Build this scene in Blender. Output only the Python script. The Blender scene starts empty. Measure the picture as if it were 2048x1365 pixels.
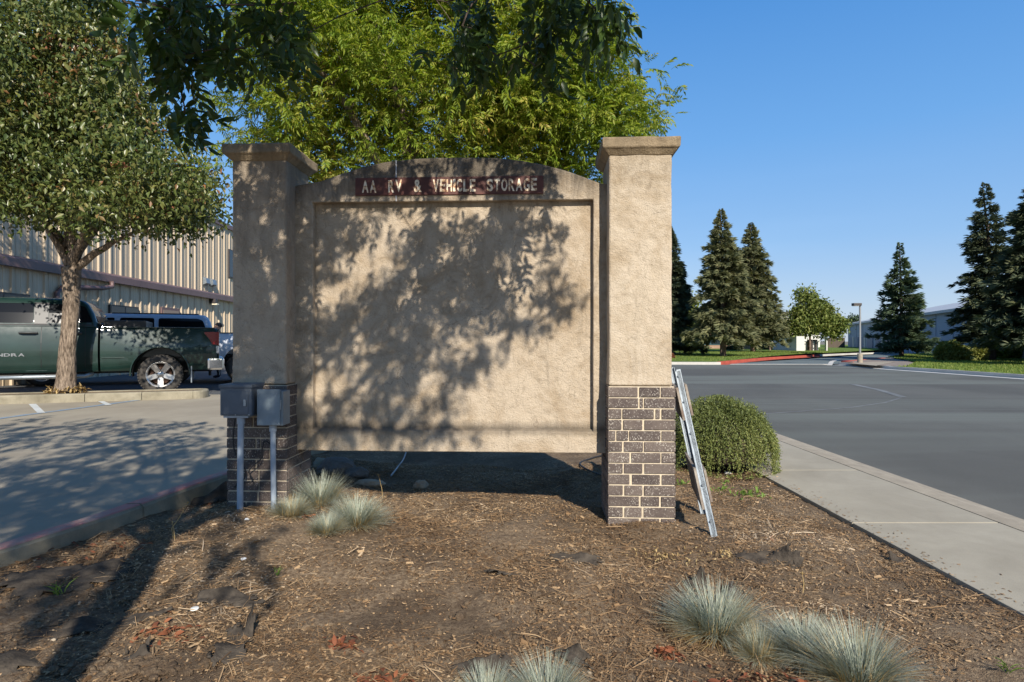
import bpy, bmesh, math, random
import numpy as np
from mathutils import Vector, Matrix, noise as mnoise
random.seed(7)
rng = np.random.default_rng(11)
R = math.radians
SC = bpy.context.scene
COL = SC.collection
# ------------------------------------------------------------------ camera, world, sun, exposure
EYE, F = 1.15, 1200.0            # eye height (m), focal length in photo pixels (2048 wide)
cam_data = bpy.data.cameras.new('camera')
cam_data.sensor_width = 36.0
cam_data.lens = 36.0 * F / 2048.0
cam_data.clip_start = 0.05
cam_data.clip_end = 3000.0
cam = bpy.data.objects.new('camera', cam_data)
cam.location = (0, 0, EYE)
cam.rotation_euler = (R(90), 0, 0)
COL.objects.link(cam)
SC.camera = cam
SUN_AZ, SUN_EL = R(17.0), R(33.0)      # sun behind the camera, 17 degrees to its right
SUN = Vector((math.sin(SUN_AZ) * math.cos(SUN_EL), -math.cos(SUN_AZ) * math.cos(SUN_EL), math.sin(SUN_EL)))
world = bpy.data.worlds.new('World')
SC.world = world
world.use_nodes = True
wn = world.node_tree
wn.nodes.clear()
sky = wn.nodes.new('ShaderNodeTexSky')
sky.sky_type = 'NISHITA'
sky.sun_disc = False
sky.sun_elevation = SUN_EL
sky.sun_rotation = math.pi - SUN_AZ
sky.air_density = 1.0
sky.dust_density = 0.35
sky.ozone_density = 2.2
bg = wn.nodes.new('ShaderNodeBackground')
bg.inputs['Strength'].default_value = 0.12
wo = wn.nodes.new('ShaderNodeOutputWorld')
wn.links.new(sky.outputs[0], bg.inputs['Color'])
# a thin veil of pale air low over the horizon, the same all round, blended over the clear sky
wtc = wn.nodes.new('ShaderNodeTexCoord'); wsep = wn.nodes.new('ShaderNodeSeparateXYZ')
wn.links.new(wtc.outputs['Generated'], wsep.inputs[0])
wr = wn.nodes.new('ShaderNodeValToRGB')
wn.links.new(wsep.outputs[2], wr.inputs[0])
els = [(0.0, (168, 184, 206)), (0.05, (162, 184, 212)), (0.15, (130, 172, 218)), (0.30, (98, 157, 218)), (0.5, (64, 134, 206)), (1.0, (48, 100, 165))]
def _l(c): return tuple((((v/255.0) + 0.055)/1.055)**2.4 for v in c)
while len(wr.color_ramp.elements) < len(els): wr.color_ramp.elements.new(0.5)
for e, (p_, c_) in zip(wr.color_ramp.elements, els):
    e.position = p_; e.color = _l(c_) + (1,)
wcl = wn.nodes.new('ShaderNodeTexNoise'); wcl.inputs['Scale'].default_value = 2.2; wcl.inputs['Detail'].default_value = 5
wmp = wn.nodes.new('ShaderNodeMapping'); wmp.inputs['Scale'].default_value = (1, 1, 7)
wn.links.new(wtc.outputs['Generated'], wmp.inputs[0]); wn.links.new(wmp.outputs[0], wcl.inputs['Vector'])
wcr = wn.nodes.new('ShaderNodeValToRGB'); wcr.color_ramp.elements[0].position = 0.5; wcr.color_ramp.elements[1].position = 0.8
wcr.color_ramp.elements[0].color = (0, 0, 0, 1); wcr.color_ramp.elements[1].color = (0.16, 0.17, 0.18, 1)
wn.links.new(wcl.outputs['Fac'], wcr.inputs[0])
wlow = wn.nodes.new('ShaderNodeMapRange'); wn.links.new(wsep.outputs[2], wlow.inputs[0])
wlow.inputs[1].default_value = 0.02; wlow.inputs[2].default_value = 0.30; wlow.inputs[3].default_value = 0.30; wlow.inputs[4].default_value = 0.0
wm = wn.nodes.new('ShaderNodeMix'); wm.data_type = 'RGBA'; wm.blend_type = 'ADD'
wn.links.new(wlow.outputs[0], wm.inputs[0]); wn.links.new(wr.outputs[0], wm.inputs[6]); wn.links.new(wcr.outputs[0], wm.inputs[7])
bg2 = wn.nodes.new('ShaderNodeBackground'); bg2.inputs['Strength'].default_value = 0.77
wn.links.new(wm.outputs[2], bg2.inputs['Color'])
wms = wn.nodes.new('ShaderNodeMixShader'); wms.inputs[0].default_value = 0.85
wn.links.new(bg.outputs[0], wms.inputs[1]); wn.links.new(bg2.outputs[0], wms.inputs[2])
wn.links.new(wms.outputs[0], wo.inputs['Surface'])
sun_data = bpy.data.lights.new('sun', 'SUN')
sun_data.energy = 4.5
sun_data.angle = R(0.53)
sun_data.color = (1.0, 0.93, 0.82)
sun_ob = bpy.data.objects.new('sun', sun_data)
sun_ob.rotation_euler = SUN.to_track_quat('Z', 'Y').to_euler()
sun_ob.location = (6, -20, 15)
COL.objects.link(sun_ob)
SC.view_settings.view_transform = 'Standard'
SC.view_settings.look = 'None'
SC.view_settings.exposure = 0.62
SC.view_settings.gamma = 1.0
SC.view_settings.use_curve_mapping = False
SC.cycles.max_bounces = 6
SC.cycles.transparent_max_bounces = 6

# ------------------------------------------------------------------ helpers
def W(px, py, Y):
    """photo pixel and distance -> point in the place"""
    return Vector(((px - 1024) / F * Y, Y, EYE - (py - 682.5) / F * Y))
def G(px, py, z=0.0):
    Y = (EYE - z) * F / (py - 682.5)
    return Vector(((px - 1024) / F * Y, Y, z))
def lin(c):
    return tuple(((v / 255.0) / 12.92 if v <= 10 else (((v / 255.0) + 0.055) / 1.055) ** 2.4) for v in c)

def link(o, parent=None):
    COL.objects.link(o)
    if parent is not None:
        o.parent = parent
    return o
def tag(o, label=None, cat=None, group=None, kind=None):
    if label: o['label'] = label
    if cat: o['category'] = cat
    if group: o['group'] = group
    if kind: o['kind'] = kind
    return o
def thing(name, label, cat, loc=(0, 0, 0), rz=0.0, group=None):
    o = bpy.data.objects.new(name, None)
    o.empty_display_size = 0.2
    o.location = loc
    o.rotation_euler = (0, 0, rz)
    link(o)
    return tag(o, label, cat, group)
def copy_tree(o, parent=None):
    c = o.copy()
    COL.objects.link(c)
    c.parent = parent
    for ch in list(o.children):
        copy_tree(ch, c)
    return c

class MB:
    """collects shapes and links them as one mesh object"""
    def __init__(s):
        s.v = []; s.f = []; s.smooth = []
    def add(s, vs, fs, smooth=False, M=None):
        n = len(s.v)
        if M is not None:
            vs = [M @ Vector(v) for v in vs]
        s.v += [tuple(v) for v in vs]
        s.f += [tuple(i + n for i in f) for f in fs]
        s.smooth += [smooth] * len(fs)
        return s
    def box(s, a, b, M=None, bev=0.0):
        x0, y0, z0 = a; x1, y1, z1 = b
        if bev <= 0:
            vs = [(x0,y0,z0),(x1,y0,z0),(x1,y1,z0),(x0,y1,z0),(x0,y0,z1),(x1,y0,z1),(x1,y1,z1),(x0,y1,z1)]
            fs = [(0,3,2,1),(4,5,6,7),(0,1,5,4),(1,2,6,5),(2,3,7,6),(3,0,4,7)]
            return s.add(vs, fs, M=M)
        bm = bmesh.new()
        bmesh.ops.create_cube(bm, size=1.0)
        for v in bm.verts:
            v.co = Vector(((x0+x1)/2 + v.co.x*(x1-x0), (y0+y1)/2 + v.co.y*(y1-y0), (z0+z1)/2 + v.co.z*(z1-z0)))
        bmesh.ops.bevel(bm, geom=bm.edges[:], offset=bev, segments=2, affect='EDGES', profile=0.6)
        bm.verts.ensure_lookup_table(); bm.verts.index_update()
        s.add([v.co.copy() for v in bm.verts], [[v.index for v in f.verts] for f in bm.faces], M=M)
        bm.free()
        return s
    def prism(s, pts, axis, a, b, M=None, smooth=False):
        """polygon pts (2d) extruded along axis from a to b"""
        def P(p, t):
            if axis == 'x': return (t, p[0], p[1])
            if axis == 'y': return (p[0], t, p[1])
            return (p[0], p[1], t)
        n = len(pts)
        vs = [P(p, a) for p in pts] + [P(p, b) for p in pts]
        fs = [tuple(range(n))[::-1], tuple(range(n, 2*n))] + [(i, (i+1) % n, n + (i+1) % n, n + i) for i in range(n)]
        return s.add(vs, fs, M=M, smooth=smooth)
    def tube(s, pts, rad, n=8, cap=True, M=None):
        pts = [Vector(p) for p in pts]
        rs = rad if isinstance(rad, (list, tuple)) else [rad] * len(pts)
        vs = []; fs = []
        up = Vector((0.3, 0.2, 1)).normalized()
        for i, p in enumerate(pts):
            d = (pts[min(i+1, len(pts)-1)] - pts[max(i-1, 0)])
            d = d.normalized() if d.length > 1e-9 else Vector((0, 0, 1))
            a = d.cross(up)
            if a.length < 0.05: a = d.cross(Vector((1, 0, 0)))
            a.normalize(); b = d.cross(a)
            up = -b if b.dot(up) < 0 else b
            up = b.cross(d) if False else up
            for k in range(n):
                t = 2*math.pi*k/n
                vs.append(p + (a*math.cos(t) + b*math.sin(t)) * rs[i])
        for i in range(len(pts)-1):
            for k in range(n):
                fs.append((i*n+k, i*n+(k+1) % n, (i+1)*n+(k+1) % n, (i+1)*n+k))
        s.add(vs, fs, True, M)
        if cap:
            s.add(vs[:n], [tuple(range(n))[::-1]], M=M)
            s.add(vs[-n:], [tuple(range(n))], M=M)
        return s
    def lathe(s, prof, axis_M, n=24):
        """prof: (radius, height) along local z, closed if it ends on the axis"""
        vs = []; fs = []
        for r, h in prof:
            for k in range(n):
                t = 2*math.pi*k/n
                vs.append((r*math.cos(t), r*math.sin(t), h))
        for i in range(len(prof)-1):
            for k in range(n):
                fs.append((i*n+k, i*n+(k+1) % n, (i+1)*n+(k+1) % n, (i+1)*n+k))
        return s.add(vs, fs, True, axis_M)
    def loft(s, rings, smooth=True, caps=True, M=None):
        n = len(rings[0]); vs = [p for r in rings for p in r]; fs = []
        for i in range(len(rings)-1):
            for k in range(n):
                fs.append((i*n+k, i*n+(k+1) % n, (i+1)*n+(k+1) % n, (i+1)*n+k))
        s.add(vs, fs, smooth, M)
        if caps:
            b = len(s.v) - len(vs); m = len(vs)
            s.f += [tuple(b + i for i in range(n))[::-1], tuple(b + m - n + i for i in range(n))]
            s.smooth += [False, False]
        return s
    def build(s, name, mat, parent=None, fixn=True):
        me = bpy.data.meshes.new(name)
        me.from_pydata(s.v, [], s.f)
        me.polygons.foreach_set('use_smooth', s.smooth)
        if fixn:
            bm = bmesh.new(); bm.from_mesh(me)
            bmesh.ops.recalc_face_normals(bm, faces=bm.faces[:])
            bm.to_mesh(me); bm.free()
        me.materials.append(mat)
        me.update()
        return link(bpy.data.objects.new(name, me), parent)

def np_mesh(name, V, Fc, mat, parent=None, smooth=False, make=True):
    """V (n,3), Fc (m,k) with k 3 or 4"""
    me = bpy.data.meshes.new(name)
    V = np.ascontiguousarray(V, np.float32); Fc = np.ascontiguousarray(Fc, np.int32)
    m, k = Fc.shape
    me.vertices.add(len(V)); me.vertices.foreach_set('co', V.ravel())
    me.loops.add(m*k); me.loops.foreach_set('vertex_index', Fc.ravel())
    me.polygons.add(m)
    me.polygons.foreach_set('loop_start', np.arange(0, m*k, k, dtype=np.int32))
    me.polygons.foreach_set('loop_total', np.full(m, k, np.int32))
    if smooth: me.polygons.foreach_set('use_smooth', np.ones(m, bool))
    me.update(calc_edges=True)
    me.materials.append(mat)
    if not make: return me
    return link(bpy.data.objects.new(name, me), parent)

def frames(D, roll=None):
    """rotation matrices (n,3,3) whose columns are x,y,z with y along D"""
    n = len(D)
    D = D / np.maximum(np.linalg.norm(D, axis=1, keepdims=True), 1e-9)
    up = np.tile(np.array([0, 0, 1.0]), (n, 1))
    X = np.cross(D, up); l = np.linalg.norm(X, axis=1, keepdims=True)
    X = np.where(l > 0.05, X / np.maximum(l, 1e-9), np.array([1.0, 0, 0]))
    Z = np.cross(X, D)
    if roll is not None:
        c, s_ = np.cos(roll)[:, None], np.sin(roll)[:, None]
        X, Z = X*c + Z*s_, Z*c - X*s_
    return np.stack([X, D, Z], axis=2)
def scatter(T, TF, P, Rm, S):
    """template verts T (k,3), faces TF (m,q) at points P with rotations Rm and scales S"""
    n, k = len(P), len(T)
    V = np.einsum('nij,kj->nki', Rm, T) * np.asarray(S).reshape(n, 1, -1) + P[:, None, :]
    Fc = (TF[None] + (np.arange(n) * k)[:, None, None]).reshape(-1, TF.shape[1])
    return V.reshape(-1, 3), Fc
def cat(parts):
    Vs, Fs, n = [], [], 0
    for V, Fc in parts:
        Vs.append(V); Fs.append(Fc + n); n += len(V)
    return np.concatenate(Vs), np.concatenate(Fs)

# ------------------------------------------------------------------ materials
def newmat(name):
    m = bpy.data.materials.new(name); m.use_nodes = True
    nt = m.node_tree; nt.nodes.clear()
    o = nt.nodes.new('ShaderNodeOutputMaterial')
    p = nt.nodes.new('ShaderNodeBsdfPrincipled')
    nt.links.new(p.outputs[0], o.inputs[0])
    return m, nt, p, o
def tc(nt, kind='Object'):
    t = nt.nodes.new('ShaderNodeTexCoord'); return t.outputs[kind]
def geo(nt, out):
    g = nt.nodes.new('ShaderNodeNewGeometry'); return g.outputs[out]
def noise(nt, vec, scale, detail=4, rough=0.55, dist=0.0, stretch=None):
    if stretch is not None:
        mp = nt.nodes.new('ShaderNodeMapping'); mp.inputs['Scale'].default_value = stretch
        nt.links.new(vec, mp.inputs[0]); vec = mp.outputs[0]
    n = nt.nodes.new('ShaderNodeTexNoise')
    n.inputs['Scale'].default_value = scale; n.inputs['Detail'].default_value = detail
    n.inputs['Roughness'].default_value = rough; n.inputs['Distortion'].default_value = dist
    nt.links.new(vec, n.inputs['Vector'])
    return n.outputs['Fac']
def ramp(nt, fac, stops, interp='LINEAR'):
    r = nt.nodes.new('ShaderNodeValToRGB'); cr = r.color_ramp; cr.interpolation = interp
    while len(cr.elements) < len(stops): cr.elements.new(0.5)
    for e, (p, c) in zip(cr.elements, stops):
        e.position = p
        if not hasattr(c, '__len__'): c = (c, c, c)
        e.color = tuple(c[:3]) + (1,)
    nt.links.new(fac, r.inputs[0])
    return r.outputs[0]
def mix(nt, fac, a, b, mode='MIX'):
    m = nt.nodes.new('ShaderNodeMix'); m.data_type = 'RGBA'; m.blend_type = mode
    for val, sock in ((fac, m.inputs[0]), (a, m.inputs[6]), (b, m.inputs[7])):
        if hasattr(val, 'links') or hasattr(val, 'is_linked'): nt.links.new(val, sock)
        elif hasattr(val, '__len__'): sock.default_value = tuple(val[:3]) + (1,)
        else: sock.default_value = val
    return m.outputs[2]
def math_(nt, op, a, b=0.5):
    m = nt.nodes.new('ShaderNodeMath'); m.operation = op; m.use_clamp = False
    for val, sock in ((a, m.inputs[0]), (b, m.inputs[1])):
        if hasattr(val, 'is_linked'): nt.links.new(val, sock)
        else: sock.default_value = val
    return m.outputs[0]
def bump(nt, p, h, strength=0.5, dist=0.01):
    b = nt.nodes.new('ShaderNodeBump'); b.inputs['Strength'].default_value = strength
    b.inputs['Distance'].default_value = dist
    nt.links.new(h, b.inputs['Height'])
    nt.links.new(b.outputs[0], p.inputs['Normal'])
def simple(name, col, rough=0.6, metal=0.0, var=0.0, vscale=8.0, bmp=0.0, bscale=60.0, bdist=0.004, col2=None, coat=0.0, stretch=None, spec=0.5):
    m, nt, p, o = newmat(name)
    p.inputs['Roughness'].default_value = rough; p.inputs['Metallic'].default_value = metal
    p.inputs['Coat Weight'].default_value = coat
    p.inputs['Coat Roughness'].default_value = 0.06
    p.inputs['Specular IOR Level'].default_value = spec
    v = tc(nt)
    if var > 0 or col2 is not None:
        f = noise(nt, v, vscale, 6, 0.62, stretch=stretch)
        c2 = col2 if col2 is not None else tuple(max(0, x*(1-var)) for x in col)
        nt.links.new(ramp(nt, f, [(0.3, c2), (0.68, col)]), p.inputs['Base Color'])
    else:
        p.inputs['Base Color'].default_value = tuple(col) + (1,)
    if bmp > 0:
        bump(nt, p, noise(nt, v, bscale, 5, 0.6, stretch=stretch), bmp, bdist)
    return m
def leafmat(name, stops, trans=0.35, rough=0.45, spec=0.4, tint=(1.15, 1.1, 0.55)):
    """leaves: colour differs from leaf to leaf; some light passes through"""
    m, nt, p, o = newmat(name)
    rnd = geo(nt, 'Random Per Island')
    big = noise(nt, tc(nt), 0.9, 3, 0.6)
    f = math_(nt, 'ADD', math_(nt, 'MULTIPLY', rnd, 0.55), math_(nt, 'MULTIPLY', ramp(nt, big, [(0.3, 0.0), (0.7, 1.0)]), 0.45))
    c = ramp(nt, f, stops)
    nt.links.new(c, p.inputs['Base Color'])
    p.inputs['Roughness'].default_value = rough
    p.inputs['Specular IOR Level'].default_value = spec
    t = nt.nodes.new('ShaderNodeBsdfTranslucent')
    nt.links.new(mix(nt, 1.0, c, tint, 'MULTIPLY'), t.inputs[0])
    ms = nt.nodes.new('ShaderNodeMixShader'); ms.inputs[0].default_value = trans
    nt.links.new(p.outputs[0], ms.inputs[1]); nt.links.new(t.outputs[0], ms.inputs[2])
    nt.links.new(ms.outputs[0], o.inputs[0])
    return m

M = {}
# stucco with mottling, vertical runs and mildew
def stucco(name, base, dark, stain, zs=(2.0, 2.4), stain_amt=0.8):
    m, nt, p, o = newmat(name)
    v = tc(nt)
    big = noise(nt, v, 2.6, 9, 0.68, 1.4)
    mid = noise(nt, v, 14.0, 5, 0.6)
    c = ramp(nt, big, [(0.36, dark), (0.56, base)])
    c = mix(nt, ramp(nt, mid, [(0.35, 0.0), (0.7, 0.32)]), c, tuple(min(1, x*1.18) for x in base))
    runs = noise(nt, v, 3.0, 8, 0.72, 0.6, stretch=(3.0, 3.0, 0.55))
    sep = nt.nodes.new('ShaderNodeSeparateXYZ'); nt.links.new(v, sep.inputs[0])
    mr = nt.nodes.new('ShaderNodeMapRange'); nt.links.new(sep.outputs[2], mr.inputs[0])
    mr.inputs[1].default_value = zs[0]; mr.inputs[2].default_value = zs[1]
    mr.inputs[3].default_value = 0.0; mr.inputs[4].default_value = 1.0
    k = math_(nt, 'ADD', math_(nt, 'MULTIPLY', mr.outputs[0], 0.55), runs)
    sf = ramp(nt, k, [(0.56, 0.0), (0.92, stain_amt)])
    c = mix(nt, sf, c, stain)
    # mildew along the sill
    mr2 = nt.nodes.new('ShaderNodeMapRange'); nt.links.new(math_(nt, 'ABSOLUTE', math_(nt, 'SUBTRACT', sep.outputs[2], 0.575), 0), mr2.inputs[0])
    mr2.inputs[1].default_value = 0.0; mr2.inputs[2].default_value = 0.09; mr2.inputs[3].default_value = 0.6; mr2.inputs[4].default_value = 0.0
    sf2 = ramp(nt, math_(nt, 'ADD', mr2.outputs[0], math_(nt, 'MULTIPLY', runs, 0.5)), [(0.5, 0.0), (0.85, 0.75)])
    c = mix(nt, sf2, c, stain)
    pt = noise(nt, v, 6.5, 7, 0.75, 2.2)
    c = mix(nt, ramp(nt, pt, [(0.53, 0.0), (0.68, 0.5)]), c, tuple(x*0.62 for x in dark))
    vo = nt.nodes.new('ShaderNodeTexVoronoi'); vo.feature = 'DISTANCE_TO_EDGE'; vo.inputs['Scale'].default_value = 1.6
    wv = nt.nodes.new('ShaderNodeVectorMath'); wv.operation = 'ADD'
    nn_ = nt.nodes.new('ShaderNodeTexNoise'); nn_.inputs['Scale'].default_value = 3.0; nn_.inputs['Detail'].default_value = 6
    nt.links.new(v, nn_.inputs['Vector']); nt.links.new(v, wv.inputs[0]); nt.links.new(nn_.outputs['Color'], wv.inputs[1])
    nt.links.new(wv.outputs[0], vo.inputs['Vector'])
    crk = math_(nt, 'MULTIPLY', ramp(nt, vo.outputs['Distance'], [(0.0, 0.55), (0.007, 0.0)]), ramp(nt, big, [(0.45, 0.0), (0.6, 1.0)]))
    c = mix(nt, crk, c, tuple(x*0.35 for x in dark))
    pk = noise(nt, v, 95.0, 2, 0.5)
    c = mix(nt, ramp(nt, pk, [(0.62, 0.0), (0.72, 0.45)]), c, tuple(x*0.55 for x in base))
    nt.links.new(c, p.inputs['Base Color'])
    p.inputs['Roughness'].default_value = 0.9
    p.inputs['Specular IOR Level'].default_value = 0.2
    h = math_(nt, 'ADD', noise(nt, v, 120.0, 4, 0.7), math_(nt, 'MULTIPLY', noise(nt, v, 16.0, 4, 0.6), 1.6))
    bump(nt, p, h, 0.9, 0.009)
    return m
M['stucco'] = stucco('stucco', (0.475, 0.39, 0.29), (0.345, 0.26, 0.17), (0.075, 0.063, 0.048), (1.95, 2.36), 0.88)
M['stucco_pale'] = stucco('stucco_pillar', (0.51, 0.425, 0.32), (0.37, 0.285, 0.19), (0.16, 0.12, 0.075), (1.9, 2.7), 0.55)
M['stucco_left'] = stucco('stucco_left_pillar', (0.47, 0.38, 0.28), (0.35, 0.27, 0.19), (0.13, 0.105, 0.075), (1.6, 2.7), 0.7)
M['cap'] = stucco('cap_stucco', (0.38, 0.29, 0.185), (0.24, 0.18, 0.11), (0.09, 0.07, 0.045), (2.2, 2.6), 0.6)
# brick
def brickmat():
    m, nt, p, o = newmat('brick')
    v = tc(nt)
    oi = nt.nodes.new('ShaderNodeObjectInfo')
    base = ramp(nt, oi.outputs['Random'], [(0.0, (0.052, 0.038, 0.034)), (0.5, (0.078, 0.058, 0.050)), (1.0, (0.120, 0.092, 0.077))])
    n2 = noise(nt, v, 9.0, 5, 0.7)
    base = mix(nt, ramp(nt, n2, [(0.4, 0.0), (0.75, 0.5)]), base, (0.20, 0.16, 0.13))
    sp = noise(nt, v, 190.0, 3, 0.6, stretch=(1, 1, 0.55))
    dn = noise(nt, v, 5.0, 3, 0.6)
    sf = ramp(nt, math_(nt, 'ADD', sp, math_(nt, 'MULTIPLY', dn, 0.22)), [(0.71, 0.0), (0.77, 0.85)])
    c = mix(nt, sf, base, (0.52, 0.47, 0.40))
    nt.links.new(c, p.inputs['Base Color'])
    p.inputs['Roughness'].default_value = 0.85
    bump(nt, p, noise(nt, v, 90.0, 4, 0.6), 0.5, 0.004)
    return m
M['brick'] = brickmat()
M['mortar'] = simple('mortar', (0.66, 0.55, 0.40), 0.95, var=0.35, vscale=20, bmp=0.5, bscale=150, bdist=0.003)
M['steel_box'] = simple('grey_painted_steel', (0.105, 0.125, 0.15), 0.5, var=0.3, vscale=5, bmp=0.1, bscale=30)
M['steel_box_pale'] = simple('pale_grey_steel', (0.22, 0.27, 0.30), 0.5, var=0.3, vscale=7, bmp=0.1, bscale=30)
M['pvc'] = simple('grey_pvc', (0.40, 0.46, 0.52), 0.45, var=0.2, vscale=9)
M['black_rubber'] = simple('black_rubber', (0.015, 0.015, 0.016), 0.6)
M['galv'] = simple('galvanised_steel', (0.34, 0.38, 0.41), 0.42, 0.65, var=0.35, vscale=14, bmp=0.15, bscale=40)
M['old_wood'] = simple('weathered_board', (0.36, 0.32, 0.26), 0.85, col2=(0.13, 0.085, 0.06), vscale=6, bmp=0.5, bscale=50, stretch=(1, 4, 1))
def boardmat():
    m, nt, p, o = newmat('rusty_name_board')
    v = tc(nt)
    c = ramp(nt, noise(nt, v, 9, 5, 0.7, 0.5), [(0.3, (0.055, 0.018, 0.012)), (0.6, (0.115, 0.032, 0.02)), (0.8, (0.20, 0.08, 0.05))])
    nt.links.new(c, p.inputs['Base Color']); p.inputs['Roughness'].default_value = 0.55
    return m
M['board'] = boardmat()
def lettermat():
    m, nt, p, o = newmat('cream_letters')
    v = tc(nt)
    c = ramp(nt, noise(nt, v, 28, 5, 0.75, 0.4), [(0.36, (0.22, 0.08, 0.04)), (0.44, (0.62, 0.38, 0.2)), (0.50, (0.82, 0.66, 0.46)), (0.7, (0.87, 0.79, 0.64))])
    nt.links.new(c, p.inputs['Base Color']); p.inputs['Roughness'].default_value = 0.6
    return m
M['letter'] = lettermat()
# ground
def dirtmat():
    m, nt, p, o = newmat('mulch_soil')
    v = tc(nt)
    a = noise(nt, v, 1.6, 6, 0.65, 0.5)
    b = noise(nt, v, 46, 6, 0.75, 0.6)
    c0 = ramp(nt, b, [(0.28, (0.070, 0.048, 0.032)), (0.44, (0.175, 0.122, 0.078)), (0.58, (0.30, 0.22, 0.14)), (0.76, (0.45, 0.35, 0.23))])
    c = mix(nt, ramp(nt, a, [(0.42, 0.0), (0.60, 0.7)]), c0, (0.085, 0.058, 0.038))
    g = noise(nt, v, 0.8, 4, 0.6)
    c = mix(nt, ramp(nt, g, [(0.5, 0.0), (0.7, 0.4)]), c, (0.24, 0.18, 0.115))
    nt.links.new(c, p.inputs['Base Color']); p.inputs['Roughness'].default_value = 0.95
    p.inputs['Specular IOR Level'].default_value = 0.15
    bump(nt, p, math_(nt, 'ADD', b, noise(nt, v, 150, 3, 0.7)), 1.0, 0.012)
    return m
M['dirt'] = dirtmat()
def concrete(name, base, dark, scale=1.2, speck=0.3):
    m, nt, p, o = newmat(name)
    v = tc(nt)
    c = ramp(nt, noise(nt, v, scale, 8, 0.68, 0.3), [(0.3, dark), (0.65, base)])
    sp = noise(nt, v, 130, 3, 0.6)
    c = mix(nt, ramp(nt, sp, [(0.58, 0.0), (0.74, speck)]), c, tuple(x*0.45 for x in base))
    c = mix(nt, ramp(nt, noise(nt, v, 9, 6, 0.7), [(0.5, 0.0), (0.8, 0.3)]), c, tuple(x*0.7 for x in base))
    nt.links.new(c, p.inputs['Base Color']); p.inputs['Roughness'].default_value = 0.92
    p.inputs['Specular IOR Level'].default_value = 0.2
    bump(nt, p, noise(nt, v, 160, 4, 0.7), 0.4, 0.003)
    return m
M['drive'] = concrete('driveway_concrete', (0.34, 0.30, 0.23), (0.25, 0.215, 0.165), 0.7)
M['walk'] = concrete('sidewalk_concrete', (0.355, 0.320, 0.25), (0.27, 0.24, 0.185), 1.6, .45)
M['kerb'] = concrete('kerb_concrete', (0.32, 0.285, 0.21), (0.17, 0.15, 0.105), 3.0, 0.6)
M['gutter'] = concrete('gutter_concrete', (0.37, 0.32, 0.245), (0.25, 0.215, 0.165), 5.0, 0.75)
M['gutter_far'] = concrete('far_gutter_concrete', (0.55, 0.53, 0.48), (0.42, 0.40, 0.36), 1.0, 0.2)
def redkerb():
    m, nt, p, o = newmat('worn_red_kerb_paint')
    v = tc(nt)
    f = noise(nt, v, 5.5, 7, 0.75, 0.5)
    c = ramp(nt, f, [(0.36, (0.33, 0.255, 0.215)), (0.56, (0.40, 0.175, 0.155))])
    nt.links.new(c, p.inputs['Base Color']); p.inputs['Roughness'].default_value = 0.8
    bump(nt, p, noise(nt, v, 120, 4, 0.7), 0.4, 0.004)
    return m
M['redkerb'] = redkerb()
M['redkerb_far'] = simple('far_red_kerb_paint', (0.42, 0.085, 0.05), 0.8, var=0.35, vscale=1.2)
def asphalt(name, a, b, worn):
    m, nt, p, o = newmat(name)
    v = tc(nt)
    c = ramp(nt, noise(nt, v, 0.35, 6, 0.6, 0.5, stretch=(1.0, 0.45, 1)), [(0.35, a), (0.65, b)])
    c = mix(nt, ramp(nt, noise(nt, v, 0.12, 4, 0.6, 1.2, stretch=(0.3, 2.0, 1)), [(0.47, 0.0), (0.6, 0.8)]), c, worn)
    c = mix(nt, ramp(nt, noise(nt, v, 1.1, 7, 0.75, 1.5), [(0.56, 0.0), (0.74, 0.45)]), c, tuple(x*0.72 for x in a))
    c = mix(nt, ramp(nt, noise(nt, v, 120, 3, 0.7), [(0.55, 0.0), (0.72, 0.45)]), c, tuple(x*2.2 for x in b))
    nt.links.new(c, p.inputs['Base Color']); p.inputs['Roughness'].default_value = 0.85
    p.inputs['Specular IOR Level'].default_value = 0.25
    bump(nt, p, noise(nt, v, 140, 4, 0.7), 0.5, 0.004)
    return m
M['asphalt'] = asphalt('street_asphalt', (0.080, 0.078, 0.068), (0.110, 0.108, 0.094), (0.140, 0.150, 0.128))
M['asphalt_drive'] = asphalt('entrance_asphalt', (0.095, 0.115, 0.115), (0.12, 0.145, 0.14), (0.14, 0.16, 0.155))
M['lot'] = asphalt('lot_asphalt', (0.07, 0.075, 0.082), (0.09, 0.095, 0.10), (0.12, 0.12, 0.12))
M['paint'] = simple('worn_white_paint', (0.62, 0.64, 0.62), 0.7, var=0.3, vscale=6)
M['blue_paint'] = simple('worn_blue_paint', (0.16, 0.27, 0.40), 0.7, col2=(0.27, 0.28, 0.27), vscale=9)
M['seal'] = simple('faded_line', (0.21, 0.215, 0.205), 0.8, col2=(0.09, 0.092, 0.09), vscale=3)
M['lawn'] = simple('lawn_soil', (0.15, 0.21, 0.045), 0.95, col2=(0.09, 0.14, 0.03), vscale=0.9, bmp=0.8, bscale=25, bdist=0.05, spec=0.1)
M['lawn_blade'] = leafmat('grass_blades', [(0.0, (0.11, 0.165, 0.03)), (0.5, (0.19, 0.25, 0.05)), (0.85, (0.29, 0.31, 0.085)), (1.0, (0.40, 0.35, 0.15))], 0.4, 0.6, 0.2)
M['earth'] = simple('far_ground', (0.20, 0.18, 0.13), 0.95, var=0.4, vscale=0.05)
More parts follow.
